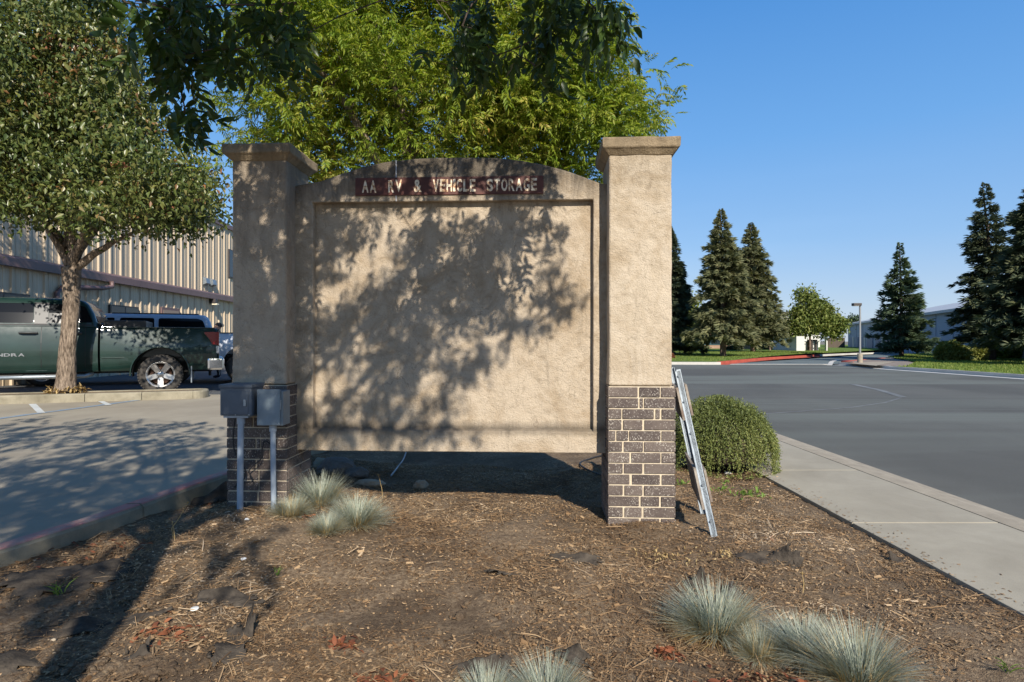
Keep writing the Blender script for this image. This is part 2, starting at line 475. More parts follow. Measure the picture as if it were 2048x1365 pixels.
# vegetation
M['bark'] = simple('trunk_bark', (0.40, 0.31, 0.23), 0.95, col2=(0.03, 0.02, 0.015), vscale=17, bmp=1.0, bscale=17, bdist=0.06, stretch=(2.0, 2.0, 0.38), spec=0.1)
M['bark_dark'] = simple('dark_bark', (0.14, 0.105, 0.085), 0.95, col2=(0.05, 0.038, 0.03), vscale=20, bmp=0.8, bscale=30, bdist=0.02, stretch=(2, 2, 0.5), spec=0.1)
M['bark_far'] = simple('far_trunk_bark', (0.23, 0.16, 0.12), 0.95, col2=(0.10, 0.07, 0.055), vscale=4, spec=0.1)
M['pist'] = leafmat('yellow_green_leaves', [(0.0, (0.11, 0.19, 0.018)), (0.32, (0.20, 0.29, 0.028)), (0.64, (0.32, 0.37, 0.05)), (0.88, (0.46, 0.40, 0.09)), (1.0, (0.46, 0.24, 0.07))], 0.5, 0.45, 0.3)
M['near_leaf'] = leafmat('dark_overhanging_leaves', [(0.0, (0.026, 0.050, 0.010)), (0.5, (0.045, 0.082, 0.014)), (0.85, (0.08, 0.12, 0.02)), (1.0, (0.22, 0.09, 0.02))], 0.28, 0.4, 0.35)
M['pear'] = leafmat('pear_leaves', [(0.0, (0.038, 0.062, 0.016)), (0.30, (0.070, 0.10, 0.025)), (0.55, (0.13, 0.16, 0.04)), (0.76, (0.20, 0.20, 0.06)), (0.85, (0.22, 0.12, 0.045)), (1.0, (0.36, 0.13, 0.05))], 0.28, 0.36, 0.5)
M['berry'] = simple('dry_seed_clusters', (0.20, 0.07, 0.03), 0.8)
M['redwood'] = leafmat('grey_green_needles', [(0.0, (0.075, 0.090, 0.045)), (0.5, (0.15, 0.16, 0.078)), (0.85, (0.23, 0.22, 0.11)), (1.0, (0.22, 0.17, 0.10))], 0.15, 0.6, 0.2)
M['redwood_dark'] = leafmat('dark_needles', [(0.0, (0.030, 0.046, 0.030)), (0.6, (0.070, 0.090, 0.052)), (1.0, (0.16, 0.16, 0.075))], 0.12, 0.6, 0.2)
M['cedar'] = leafmat('blue_green_needles', [(0.0, (0.040, 0.068, 0.042)), (0.6, (0.09, 0.13, 0.07)), (1.0, (0.17, 0.20, 0.10))], 0.15, 0.6, 0.2)
M['farleaf'] = leafmat('mid_green_leaves', [(0.0, (0.08, 0.12, 0.025)), (0.5, (0.17, 0.21, 0.05)), (1.0, (0.31, 0.31, 0.10))], 0.3, 0.55, 0.25)
M['shrub'] = leafmat('bright_shrub_leaves', [(0.0, (0.07, 0.13, 0.018)), (0.5, (0.16, 0.25, 0.03)), (1.0, (0.32, 0.37, 0.07))], 0.3, 0.55, 0.25)
M['juniper'] = leafmat('olive_shrub_needles', [(0.0, (0.10, 0.12, 0.03)), (0.5, (0.20, 0.22, 0.055)), (1.0, (0.32, 0.32, 0.11))], 0.2, 0.6, 0.2)
M['rosemary'] = leafmat('rosemary_needles', [(0.0, (0.055, 0.075, 0.028)), (0.4, (0.12, 0.15, 0.045)), (0.75, (0.21, 0.23, 0.065)), (1.0, (0.33, 0.31, 0.11))], 0.15, 0.5, 0.3)
M['fescue'] = leafmat('blue_fescue_blades', [(0.0, (0.17, 0.20, 0.13)), (0.35, (0.33, 0.365, 0.28)), (0.66, (0.49, 0.51, 0.42)), (0.80, (0.54, 0.48, 0.29)), (1.0, (0.54, 0.40, 0.19))], 0.25, 0.5, 0.3, tint=(1, 1, 0.9))
M['straw'] = leafmat('dead_grass', [(0.0, (0.30, 0.20, 0.09)), (0.5, (0.48, 0.34, 0.15)), (1.0, (0.56, 0.44, 0.24))], 0.2, 0.7, 0.2)
M['weed'] = leafmat('small_weeds', [(0.0, (0.11, 0.20, 0.03)), (1.0, (0.22, 0.33, 0.06))], 0.35, 0.5, 0.3)
M['chips'] = leafmat('mulch_chips', [(0.0, (0.045, 0.027, 0.016)), (0.25, (0.12, 0.07, 0.036)), (0.5, (0.25, 0.155, 0.08)), (0.74, (0.40, 0.275, 0.155)), (0.92, (0.56, 0.45, 0.32)), (0.97, (0.36, 0.14, 0.06)), (1.0, (0.62, 0.57, 0.48))], 0.03, 0.85, 0.15)
M['cloth'] = simple('weed_cloth', (0.095, 0.078, 0.060), 0.95, col2=(0.032, 0.027, 0.023), vscale=22, bmp=0.8, bscale=90, bdist=0.006, spec=0.1)
M['rock'] = simple('sandstone', (0.42, 0.34, 0.24), 0.9, col2=(0.24, 0.18, 0.12), vscale=10, bmp=0.8, bscale=30, bdist=0.02)
M['rock_dark'] = simple('grey_rock', (0.15, 0.13, 0.11), 0.9, col2=(0.08, 0.07, 0.06), vscale=7, bmp=0.8, bscale=24, bdist=0.02)
M['redleaf'] = leafmat('fallen_red_leaf', [(0.0, (0.10, 0.04, 0.025)), (0.6, (0.22, 0.075, 0.035)), (1.0, (0.34, 0.14, 0.06))], 0.1, 0.7, 0.2)
# ------------------------------------------------------------------ terrain functions
def sm(x, a, b):
    t = np.clip((x - a) / (b - a), 0, 1); return t*t*(3-2*t)
_ph = rng.uniform(0, 6.28, (26, 3)); _fr = rng.uniform(1.2, 9.0, 26); _an = rng.uniform(0, 3.14, 26)
def lumps(x, y):
    z = 0
    for p, f, a in zip(_ph, _fr, _an):
        z = z + np.sin((x*np.cos(a) + y*np.sin(a))*f + p[0] + 1.3*np.sin((y*np.cos(a) - x*np.sin(a))*f*0.7 + p[1])) * 0.013 / f**0.7
    return z
def hg(x, y):
    """height of the planting bed"""
    x = np.asarray(x, float); y = np.asarray(y, float)
    z = 0.065 * sm(-x, 0.2, 2.0)
    z = z + 0.10 * np.exp(-(((x + 1.55)/0.75)**2 + ((y - 3.8)/0.8)**2))
    e = sm(2.15 - x, 0.0, 0.35)
    z = z + lumps(x, y) * (0.25 + 0.75*e) - 0.02*e
    z = z - 0.018*(1-e) + 0.035 * np.exp(-(((x + 1.0)/0.35)**2 + ((y - 2.15)/0.25)**2))
    return z
def hgf(x, y): return float(hg(x, y))
def drive_z(y): return 0.035 * (1 - sm(np.asarray(y, float), 4.5, 8.5)) 
def sheet(name, pts, z, mat, parent=None, kind='structure'):
    mb = MB(); mb.add([(p[0], p[1], z) for p in pts], [tuple(range(len(pts)))])
    o = mb.build(name, mat, parent, fixn=False)
    me = o.data
    if me.polygons[0].normal.z < 0: me.flip_normals()
    if parent is None: tag(o, kind=kind)
    return o
def wav(x, y):
    return 0.05*np.sin(x*1.7) * np.cos(y*1.3)

# ground out to the horizon
sheet('ground', [(-900, -900), (900, -900), (900, 1500), (-900, 1500)], -0.30, M['earth'])
# planting bed with real relief
def grid_mesh(name, xs, ys, zf, mat, kind='structure'):
    X, Y = np.meshgrid(xs, ys)
    Z = zf(X, Y)
    V = np.stack([X.ravel(), Y.ravel(), Z.ravel()], 1)
    nx, ny = len(xs), len(ys)
    i = (np.arange(ny-1)[:, None]*nx + np.arange(nx-1)[None]).ravel()
    o = np_mesh(name, V, np.stack([i, i+1, i+nx+1, i+nx], 1), mat, smooth=True)
    return tag(o, kind=kind)
kerb_in = [(-4.15, -3.0), (-2.99, 1.0), (-2.45, 2.87), (-2.04, 4.30), (-1.93, 5.1), (-1.9, 6.5), (-1.9, 9.0)]
def kerb_x(y):
    return np.interp(y, [p[1] for p in kerb_in], [p[0] for p in kerb_in])
def warp_bed():
    us = np.linspace(0, 1, 190); ys = np.concatenate([np.linspace(-3, 1.0, 50), np.linspace(1.02, 5.6, 230), np.linspace(5.65, 11, 60)])
    U, Y = np.meshgrid(us, ys)
    X0 = kerb_x(Y) + 0.0
    X = X0 + (2.155 - X0) * U
    Z = hg(X, Y)
    fine = np.zeros_like(Z)
    for i in range(Z.shape[0]):
        for j in range(Z.shape[1]):
            if Y[i, j] < 6.5:
                fine[i, j] = mnoise.fractal(Vector((X[i, j]*7, Y[i, j]*7, 3.1)), 0.6, 2.0, 5) * 0.011
    Z = Z + fine
    V = np.stack([X.ravel(), Y.ravel(), Z.ravel()], 1)
    nx, ny = len(us), len(ys)
    i = (np.arange(ny-1)[:, None]*nx + np.arange(nx-1)[None]).ravel()
    o = np_mesh('planting_bed_ground', V, np.stack([i, i+1, i+nx+1, i+nx], 1), M['dirt'], smooth=True)
    return tag(o, kind='structure')
warp_bed()

# driveway of the car park (concrete), lot behind the island
xs = np.linspace(-26, -1.95, 60); ys = np.linspace(-8, 12.9, 60)
def drive():
    V = []; 
    Y, U = np.meshgrid(ys, np.linspace(0, 1, 60), indexing='ij')
    XR = kerb_x(Y) - 0.10
    X = -26 + (XR + 26) * U
    Z = drive_z(Y)
    V = np.stack([X.ravel(), Y.ravel(), Z.ravel()], 1)
    i = (np.arange(59)[:, None]*60 + np.arange(59)[None]).ravel()
    return tag(np_mesh('driveway', V, np.stack([i, i+1, i+61, i+60], 1), M['drive']), kind='structure')
drive()
sheet('parking_lot', [(-30, 12.6), (-1.9, 12.6), (-1.9, 60), (-30, 60)], -0.012, M['lot'])

# kerb between driveway and bed: lengths of concrete with open joints, red paint on top
kerb = MB(); kz = lambda y: float(np.interp(y, [-3, 2.87, 4.3, 9], [0.14, 0.145, 0.19, 0.19]))
kroot = bpy.data.objects.new('kerb_left', None); link(kroot); tag(kroot, kind='structure')
cuts = [-3.0, -1.2, 0.6, 2.05, 3.62, 5.1, 6.9, 9.0]
for a, b in zip(cuts[:-1], cuts[1:]):
    rings = []; prings = []
    for y in np.linspace(a + 0.006, b - 0.006, 12):
        x = float(kerb_x(y)) + 0.012*math.sin(y*2.3); z = kz(y) + 0.004*math.sin(y*5)
        w = 0.135
        rings.append([(x - w, y, -0.25), (x - w + .005, y, z - 0.025), (x - w + 0.03, y, z), (x - 0.022, y, z + .002), (x, y, z - 0.018), (x + 0.014, y, -0.25)])
        prings.append([(x - w + 0.020, y, z - .001), (x - w + 0.032, y, z + 0.003), (x - 0.022, y, z + .0045), (x - .012, y, z - .003)])
    mb = MB(); mb.loft(rings, smooth=False)
    o = mb.build('kerb_stone', M['kerb'], kroot)
    pm = MB(); pm.loft(prings, smooth=False, caps=False)
    pm.build('kerb_paint', M['redkerb'], o)

# pavement on the right: slabs with recessed joints, kerb and gutter
walk = bpy.data.objects.new('sidewalk', None); link(walk); tag(walk, kind='structure')
edges = [-2.6, -0.9, 0.75, 2.28, 3.80, 5.35, 6.9, 8.5, 10.2]
for a, b in zip(edges[:-1], edges[1:]):
    MB().box((2.155, a + 0.005, -0.16), (3.085, b - 0.005, 0.0), bev=0.006).build('slab', M['walk'], walk)
MB().box((2.16, -2.6, -0.2), (3.08, 10.2, -0.012)).build('joint_bed', M['kerb'], walk)
gut = bpy.data.objects.new('kerb_right', None); link(gut); tag(gut, kind='structure')
for a, b in zip([-2.6, 0.3, 3.3, 6.4], [0.3, 3.3, 6.4, 10.2]):
    prof = [(3.095, -0.2), (3.095, -0.001), (3.22, -0.002), (3.27, -0.012), (3.33, -0.038), (3.44, -0.050), (3.44, -0.2)]
    MB().prism(prof, 'y', a + 0.004, b - 0.004).build('kerb_stone', M['gutter'], gut)
# corner return of kerb and pavement behind the bush
arc = [(3.27 - 4.2 + 4.2*math.cos(t), 10.2 + 4.2*math.sin(t)) for t in np.linspace(0, R(90), 14)] + [(-6, 14.4)]
def band(pts, w0, w1, z, zb=-0.2):
    """strip along a polyline between the offsets w0 and w1 to the left of its direction"""
    P = [Vector((p[0], p[1], 0)) for p in pts]; rings = []
    for i, p in enumerate(P):
        d = (P[min(i+1, len(P)-1)] - P[max(i-1, 0)]).normalized(); n = Vector((-d.y, d.x, 0))
        a = p + n*w0; b = p + n*w1
        rings.append([(a.x, a.y, zb), (a.x, a.y, z), (b.x, b.y, z), (b.x, b.y, zb)])
    return MB().loft(rings, smooth=False)
band(arc, -0.17, 0.17, -0.004).build('kerb_stone', M['gutter'], gut)
band(arc, 0.18, 1.11, -0.001).build('slab', M['walk'], walk)

# streets
sheet('street', [(3.43, -60), (15.9, -60), (15.9, 30.75), (-20, 30.75), (-20, 14.5), (-1, 14.5), (3.43, 10.2)], -0.05, M['asphalt'])
RK = [G(1345, 727.5), G(1440, 727.8), G(1490, 722.5), G(1540, 718), G(1640, 712), G(1700, 709.2), G(1790, 706.3)]
RK = [Vector((-20, 31.1, 0))] + RK
sheet('entrance_road', [(-20, 31.15), (18.0, 31.15), tuple(G(1770, 719.5)[:2]), tuple(G(1800, 713)[:2]), (62, 60), (62, 75), tuple(G(1790, 705.9)[:2]), tuple(G(1690, 708.8)[:2]), tuple(G(1640, 711.6)[:2]), tuple(G(1540, 717.4)[:2]), tuple(G(1440, 727.2)[:2])], -0.047, M['asphalt_drive'])
gf = bpy.data.objects.new('kerb_far', None); link(gf); tag(gf, kind='structure')
band([(-20, 30.75), (16.4, 30.75)], 0.0, 0.42, -0.040).build('valley_gutter', M['gutter_far'], gf)
far_r = [G(1664, 728.8), G(1700, 730.5), G(1760, 737), G(1850, 743.2), G(1940, 749.5), G(2048, 757), Vector((15.75, 10, 0)), Vector((15.7, -60, 0))]
far_r = [(p.x, p.y) for p in far_r]
band(far_r, 0.0, 0.40, -0.035).build('gutter_strip', M['gutter_far'], gf)
band(far_r, 0.40, 0.55, 0.085).build('kerb_stone', M['gutter_far'], gf)
lk = [(p.x, p.y) for p in RK]
band(lk[:3], -0.15, 0.0, 0.085).build('kerb_stone', M['gutter_far'], gf)
band(lk[2:6], 0.0, 0.16, 0.10).build('kerb_stone', M['redkerb_far'], gf)
band(lk[2:6], -0.33, -0.002, -0.035).build('gutter_strip', M['redkerb_far'], gf)
band(lk[5:], 0.0, 0.16, 0.10).build('kerb_stone', M['gutter_far'], gf)
band([(p[0], p[1]) for p in (G(1664, 728.8), G(1668, 722), G(1681, 718))], 0, 0.22, -0.036).build('gutter_strip', M['gutter_far'], gf)
# lawns with a gentle mound
def lawn_z(x, y): return 0.09 + 0.008*np.clip(np.asarray(y)-31.5, 0, 32) + 0.03*np.sin(np.asarray(x)*0.4)*sm(np.asarray(y, float), 33, 40)
def lawn(name, poly, step=1.0):
    bm = bmesh.new()
    vs = [bm.verts.new((p[0], p[1], 0)) for p in poly]
    f = bm.faces.new(vs)
    bmesh.ops.triangulate(bm, faces=[f])
    for _ in range(5):
        long = [e for e in bm.edges if e.calc_length() > step*3]
        if not long: break
        bmesh.ops.subdivide_edges(bm, edges=long, cuts=1)
        bmesh.ops.triangulate(bm, faces=[f for f in bm.faces if len(f.verts) > 3])
    for v in bm.verts: v.co.z = float(lawn_z(v.co.x, v.co.y))
    me = bpy.data.meshes.new(name); bm.to_mesh(me); bm.free()
    for p in me.polygons: p.use_smooth = True
    if me.polygons[0].normal.z < 0: me.flip_normals()
    me.materials.append(M['lawn'])
    return tag(link(bpy.data.objects.new(name, me)), kind='structure')
def off(pts, d):
    P = [Vector((p[0], p[1], 0)) for p in pts]; out = []
    for i, p in enumerate(P):
        q = (P[min(i+1, len(P)-1)] - P[max(i-1, 0)]).normalized(); n = Vector((-q.y, q.x, 0)); r = p + n*d
        out.append((r.x, r.y))
    return out
left_poly = off(lk, 0.13) + [(95, 130), (-20, 130)]
lawn('lawn_left', left_poly)
isl_in = [G(1700, 729), G(1760, 735.5), G(1815, 737.5), G(1828, 729), G(1795, 722), G(1772, 718.7), G(1735, 722), G(1682, 726.3)]
right_poly = [(60, -30), (15.2+.55, -30)] + off(far_r, 0.52)[::-1][1:-2] + [tuple(G(1815, 736)[:2]), tuple(G(1832, 728)[:2]), tuple(G(1800, 722)[:2]), tuple(G(1775, 718.3)[:2]), tuple(G(1812, 713)[:2]), (64, 61), (80, 61), (80, -30)]
lawn('lawn_right', right_poly)
mi = sheet('median_paving', [tuple(p[:2]) for p in isl_in], 0.088, simple('brown_paving', (0.27, 0.215, 0.17), 0.9, var=0.4, vscale=2))
band([tuple(p[:2]) for p in (G(1700, 728.6), G(1682, 726.6), G(1735, 721.9), G(1772, 718.7))], -0.20, 0.0, 0.11).build('kerb_stone', M['redkerb_far'], gf)
sheet('ramp_paving', [tuple(p[:2]) for p in (G(1690, 730), G(1752, 736.2), G(1790, 727.5), G(1740, 728))], 0.094, M['gutter'])

# painted and sealed lines
pr = bpy.data.objects.new('road_markings', None); link(pr); tag(pr, kind='structure')
def pline(pts, w, z, mat, name='line'):
    mb = MB(); P = [Vector((p[0], p[1], 0)) for p in pts]; vs = []; fs = []
    for i, p in enumerate(P):
        d = (P[min(i+1, len(P)-1)] - P[max(i-1, 0)]).normalized(); n = Vector((-d.y, d.x, 0))
        vs += [tuple(p + n*w/2 + Vector((0, 0, z))), tuple(p - n*w/2 + Vector((0, 0, z)))]
    for i in range(len(P)-1): fs.append((2*i, 2*i+1, 2*i+3, 2*i+2))
    mb.add(vs, fs)
    return mb.build(name, mat, pr)
pline([G(1522, 829, -.05), G(1600, 823.5, -.05), G(1700, 816, -.05), G(1770, 806, -.05), G(1803, 796, -.05)], 0.05, -0.046, M['seal'], 'sealed_crack')
pline([G(1805, 794.5, -.05), G(1760, 781, -.05), G(1705, 769, -.05)], 0.16, -0.045, M['seal'], 'worn_line')
for s in (20, 27):
    pass
pline([G(-60, 846), G(60, 829.5), G(150, 818), G(240, 806), G(320, 795)], 0.13, 0.005, M['blue_paint'], 'blue_line')
def quad_mark(a, b, c, d):
    MB().add([tuple(p[:2]) + (0.009,) for p in (a, b, c, d)], [(0, 1, 2, 3)]).build('bay_mark', M['paint'], pr)
quad_mark(G(57, 809.5), G(72, 809), G(91, 827), G(75, 827.5))
quad_mark(G(196, 804), G(208, 803.5), G(224, 811), G(212, 812))

# island in the car park
isl = bpy.data.objects.new('island_kerb', None); link(isl); tag(isl, kind='structure')
iA, iB = Vector((-14.2, 9.2, 0)), Vector((-6.12, 12.0, 0))
idir = (iB - iA).normalized(); inr = Vector((-idir.y, idir.x, 0))
wI = 0.78
def island_outline(inset):
    pts = [iA + inr*inset]
    r = wI/2 - inset
    c = iB - idir*wI/2*0.6 + inr*(wI/2)
    for t in np.linspace(-90, 90, 13):
        pts.append(c + idir*(r*0.6*math.cos(R(t))) + inr*(r*math.sin(R(t))))
    pts.append(iA + inr*(wI - inset))
    return pts
oo, ii = island_outline(0), island_outline(0.17)
def seg(i0, i1, frac=None):
    rings = []
    for a, b in zip(oo[i0:i1+1], ii[i0:i1+1]):
        rings.append([(a.x, a.y, -0.15), (a.x + (b.x-a.x)*0.06, a.y + (b.y-a.y)*0.06, 0.13), (a.x + (b.x-a.x)*0.2, a.y + (b.y-a.y)*0.2, 0.155), (b.x, b.y, 0.155), (b.x, b.y, -0.15)])
    return rings
q0 = seg(0, 0)[0]; q1 = seg(1, 1)[0]
cutsI = [0, .2, .4, .6, .78, 0.893, 1.0]
for a, b in zip(cutsI[:-1], cutsI[1:]):
    r = [[tuple(Vector(p) + (Vector(q)-Vector(p))*t) for p, q in zip(q0, q1)] for t in (a + .0006, b - .0006)]
    MB().loft(r, smooth=False).build('kerb_stone', M['kerb'], isl)
MB().loft(seg(1, 14)[:], smooth=False).build('kerb_stone', M['kerb'], isl)
sheet('island_soil', [(p.x, p.y) for p in ii], 0.14, M['dirt'], isl)

# ------------------------------------------------------------------ monument sign
SA = R(2.8)
sgn = thing('monument_sign', 'tan stucco monument sign with two brick footed pillars and arched panel', 'sign', (-1.824, 3.84, 0), -SA)
def sx(px, y=0.155):
    """photo column -> distance along the sign for a face y behind its front"""
    k = (px - 1024) / F
    # X = -1.824 + s cos + y sin ; Y = 3.84 - s sin + y cos ; X = k Y
    return (k*(3.84 + y*math.cos(SA)) + 1.824 - y*math.sin(SA)) / (math.cos(SA) + k*math.sin(SA))
def sz(px, py, y=0.155):
    s = sx(px, y); Y = 3.84 - s*math.sin(SA) + y*math.cos(SA)
    return EYE - (py - 682.5)/F*Y
def bev(o, w, seg=2, ang=35):
    m = o.modifiers.new('bevel', 'BEVEL'); m.width = w; m.segments = seg; m.limit_method = 'ANGLE'; m.angle_limit = R(ang)
    return o
def displ(o, strength, size, levels=0):
    return o
H0 = 0.872; CH = 0.0677
rows_r = [[(0,.44),(.47,.77),(.79,1)], [(0,.45),(.475,.52),(.54,1)], [(0,.2),(.22,.68),(.71,.77),(.80,1)], [(0,.2),(.23,.51),(.545,1)],
  [(0,.11),(.13,.30),(.32,.78),(.80,1)], [(0,.21),(.24,.52),(.54,1)], [(0,.32),(.35,.78),(.80,1)], [(0,.22),(.24,.51),(.545,1)],
  [(0,.32),(.36,.77),(.80,1)], [(0,.22),(.25,.51),(.54,1)], [(0,.46),(.49,.76),(.79,1)], [(0,.22),(.25,.5),(.535,1)], [(0,.46),(.495,.76),(.79,1)]]
rows_l = [[(0,.5),(.53,1)], [(0,.42),(.45,1)], [(0,.44),(.46,.96)], [(0,.42),(.45,1)], [(0,1)], [(0,.47),(.5,.55),(.57,1)], [(0,.2),(.22,.70),(.72,1)], [(0,.22),(.24,.47),(.5,1)], [(0,.52),(.54,1)], [(0,.24),(.26,.52),(.54,1)], [(0,.5),(.53,1)], [(0,.3),(.33,1)], [(0,.5),(.53,1)]]
rows_s = [[(0,.5),(.53,1)], [(0,.25),(.28,.74),(.77,1)], [(0,.32),(.35,.42),(.45,1)], [(0,.6),(.63,1)]]
def brick_base(x0, w, d, rows):
    core = MB().box((x0 + .006, .006, -0.22), (x0 + w - .006, d - .006, H0 - .004)).build('brick_base', M['mortar'], sgn)
    th = 0.022
    for r in range(13 + 3):
        zt = H0 - 0.009 - r*CH; zb = zt - CH + 0.0095
        rf = rows[min(r, 12)]
        for (a, b) in rf:                                   # front
            j = random.uniform(-.0015, .0015)
            bb = MB().box((x0 + a*w, -0.002 + j, zb), (x0 + b*w - (0 if b == 1 else .0), th, zt), bev=0.0028)
            bb.build('brick', M['brick'], core)
        rs = rows_s[r % 4]
        for (a, b) in rs:                                   # both sides, butted behind the front bricks
            y0 = th + .001 + a*(d - th); y1 = th + b*(d - th)
            if r < 14:
                MB().box((x0 + w - th, y0, zb), (x0 + w + .001 + random.uniform(-.001, .001), y1, zt), bev=0.0028).build('brick', M['brick'], core)
                MB().box((x0 - .001 + random.uniform(-.001, .001), y0, zb), (x0 + th, y1, zt), bev=0.0028).build('brick', M['brick'], core)
    return core
brick_base(0.0, 0.392, 0.40, rows_l)
brick_base(2.422, 0.414, 0.40, rows_r)
def pillar(x0, x1, mat, top):
    bm = bmesh.new()
    bmesh.ops.create_cube(bm, size=1)
    for v in bm.verts:
        v.co = Vector(((x0+x1)/2 + v.co.x*(x1-x0), 0.203 + v.co.y*0.378, (H0 + top)/2 + v.co.z*(top - H0)))
    bmesh.ops.subdivide_edges(bm, edges=bm.edges[:], cuts=22, use_grid_fill=True)
    for v in bm.verts:                                      # slightly uneven hand-floated render
        n = mnoise.fractal(v.co*5.0, 0.7, 2.0, 3)*0.0035
        c = Vector(((x0+x1)/2, 0.203, v.co.z)); d = (v.co - c); d.z = 0
        if d.length > 1e-5: v.co += d.normalized()*n
        if v.co.z < H0 + .03: v.co += Vector((d.x, d.y, 0)).normalized()*0.006
    me = bpy.data.meshes.new('stucco_pillar'); bm.to_mesh(me); bm.free()
    for p in me.polygons: p.use_smooth = True
    me.materials.append(mat)
    o = link(bpy.data.objects.new('stucco_pillar', me), sgn)
    o.data.set_sharp_from_angle(angle=R(40)) if hasattr(o.data, 'set_sharp_from_angle') else None
    return bev(o, 0.012, 3, 50)
pillar(0.026, 0.380, M['stucco_left'], 2.315)
pillar(2.430, 2.818, M['stucco_pale'], 2.315)
def cap(x0, x1, mat, z0=2.305):
    prof = [(0.003, 0.0), (0.030, 0.030), (0.040, 0.038), (0.044, 0.044), (0.046, 0.094), (0.041, 0.101)]
    rings = []
    for o, z in prof:
        a, b, c, d = x0 - o, x1 + o, 0.014 - o, 0.392 + o
        ring = []
        N = 10
        for (p, q) in (((a, c), (b, c)), ((b, c), (b, d)), ((b, d), (a, d)), ((a, d), (a, c))):
            for k in range(N):
                t = k / N
                x, y = p[0] + (q[0]-p[0])*t, p[1] + (q[1]-p[1])*t
                nn = mnoise.fractal(Vector((x*7, y*7, z*8 + x0)), 0.7, 2, 3)*0.004
                ring.append((x + nn, y + nn, z0 + z + nn))
        rings.append(ring)
    top = rings[-1]
    cx, cy = (x0+x1)/2, 0.2
    rings.append([(cx + (p[0]-cx)*0.5, cy + (p[1]-cy)*0.5, z0 + 0.104) for p in top])
    o = MB().loft(rings, smooth=False).build('pillar_cap', mat, sgn)
    return bev(o, 0.005, 2, 30)
cap(0.026, 0.380, M['cap'])
cap(2.430, 2.818, M['cap'])
# arched panel with a sunk field
px_arch = [(592, 372), (606, 368.5), (640, 363.5), (680, 349), (720, 336), (770, 324.5), (830, 318), (880, 315.5), (930, 315), (990, 316), (1040, 321), (1085, 329), (1130, 341), (1165, 353), (1198, 366), (1206, 368.5)]
arch_pts = [(sx(a), sz(a, b)) for a, b in px_arch]
arch_pts[0] = (0.372, arch_pts[0][1]); arch_pts[-1] = (2.438, arch_pts[-1][1])
zb_p = 0.424
ix0, ix1, iz0, iz1 = sx(625.5), sx(1186.5), 0.560, 2.066
outer = [(p[0], p[1]) for p in arch_pts]
inner = [(min(max(p[0], ix0), ix1), iz1) for p in outer]
for k in range(len(inner)):
    inner[k] = (ix0 + (ix1-ix0)*k/(len(inner)-1), iz1)
# close round: right side, bottom, left side
def sub(p, q, n): return [(p[0] + (q[0]-p[0])*k/n, p[1] + (q[1]-p[1])*k/n) for k in range(1, n+1)]
outer += sub(outer[-1], (2.438, zb_p), 12) + sub((2.438, zb_p), (0.372, zb_p), 14) + sub((0.372, zb_p), outer[0], 12)[:-1]
inner += sub(inner[-1], (ix1, iz0), 12) + sub((ix1, iz0), (ix0, iz0), 14) + sub((ix0, iz0), inner[0], 12)[:-1]
yf, yr, yb = 0.155, 0.205, 0.335
def jit(p, y, a=0.0022):
    v = Vector((p[0]*6, y*5, p[1]*6)); n = mnoise.fractal(v, 0.8, 2, 3)*a
    return (p[0] + n, y + n, p[1] + n)
mb = MB(); n = len(outer)
vs = [jit(p, yf) for p in outer] + [jit(p, yf) for p in inner] + [jit(p, yr if abs(p[1]-iz0) > 1e-6 else yr) if abs(p[1]-iz0) > 1e-6 else jit((p[0], p[1] + .018), yr) for p in inner] + [jit(p, yb) for p in outer]
fs = []
for k in range(n):
    l = (k+1) % n
    fs += [(k, l, n+l, n+k), (n+k, n+l, 2*n+l, 2*n+k), (k, 3*n+k, 3*n+l, l)]
fs.append(tuple(3*n+k for k in range(n)))
mb.add(vs, fs)
mb.add([(ix0 - .004, yr, iz0), (ix1 + .004, yr, iz0), (ix1 + .004, yr, iz1 + .004), (ix0 - .004, yr, iz1 + .004)], [(0, 1, 2, 3)])
bev(mb.build('sign_panel', M['stucco'], sgn), 0.007, 3, 40)
# name board and its letters
bx0, bx1 = sx(710.5, .147), sx(1087, .147)
board = MB().box((bx0, 0.146, 2.106), (bx1, 0.158, 2.223), bev=0.002).build('name_board', M['board'], sgn)
def glyph(ch, x0, x1, z0, z1, y, parent, mat, depth=0.004, name='letter', bold=0.03, stencil=None):
    cu = bpy.data.curves.new('g', 'FONT'); cu.body = ch; cu.size = 1.0; cu.extrude = 0.05; cu.offset = bold
    ob = bpy.data.objects.new('g', cu); COL.objects.link(ob)
    dg = bpy.context.evaluated_depsgraph_get()
    me = bpy.data.meshes.new_from_object(ob.evaluated_get(dg))
    bpy.data.objects.remove(ob, do_unlink=True)
    co = np.zeros(len(me.vertices)*3); me.vertices.foreach_get('co', co); co = co.reshape(-1, 3)
    lo, hi = co.min(0), co.max(0); u = (co - lo) / np.maximum(hi - lo, 1e-9)
    out = np.stack([x0 + u[:, 0]*(x1-x0), y - depth*u[:, 2], z0 + u[:, 1]*(z1-z0)], 1)
    me.vertices.foreach_set('co', out.ravel()); me.update()
    me.materials.clear(); me.materials.append(mat)
    me.name = name
    return link(bpy.data.objects.new(name, me), parent)
def word(txt, p0, p1, widths=None):
    s0, s1 = sx(p0, .147), sx(p1, .147)
    w = [0.42 if c == 'I' else (1.08 if c in 'AV' else 1.0) for c in txt]
    tot = sum(w) + 0.20*(len(txt)-1); u = (s1-s0)/tot; x = s0
    for c, k in zip(txt, w):
        zz = 2.124 + random.uniform(-.0015, .0015)
        glyph(c, x, x + k*u, zz, zz + 0.081, 0.1455, board, M['letter'], 0.003)
        x += (k + 0.20)*u
SC_z = 600 + 0/3.15
word('AA', 600+392/3.151, 600+482/3.151)
word('RV', 600+557/3.151, 600+643/3.151)
word('&', 600+718/3.151, 600+767/3.151)
word('VEHICLE', 600+838/3.151, 600+1106/3.151)
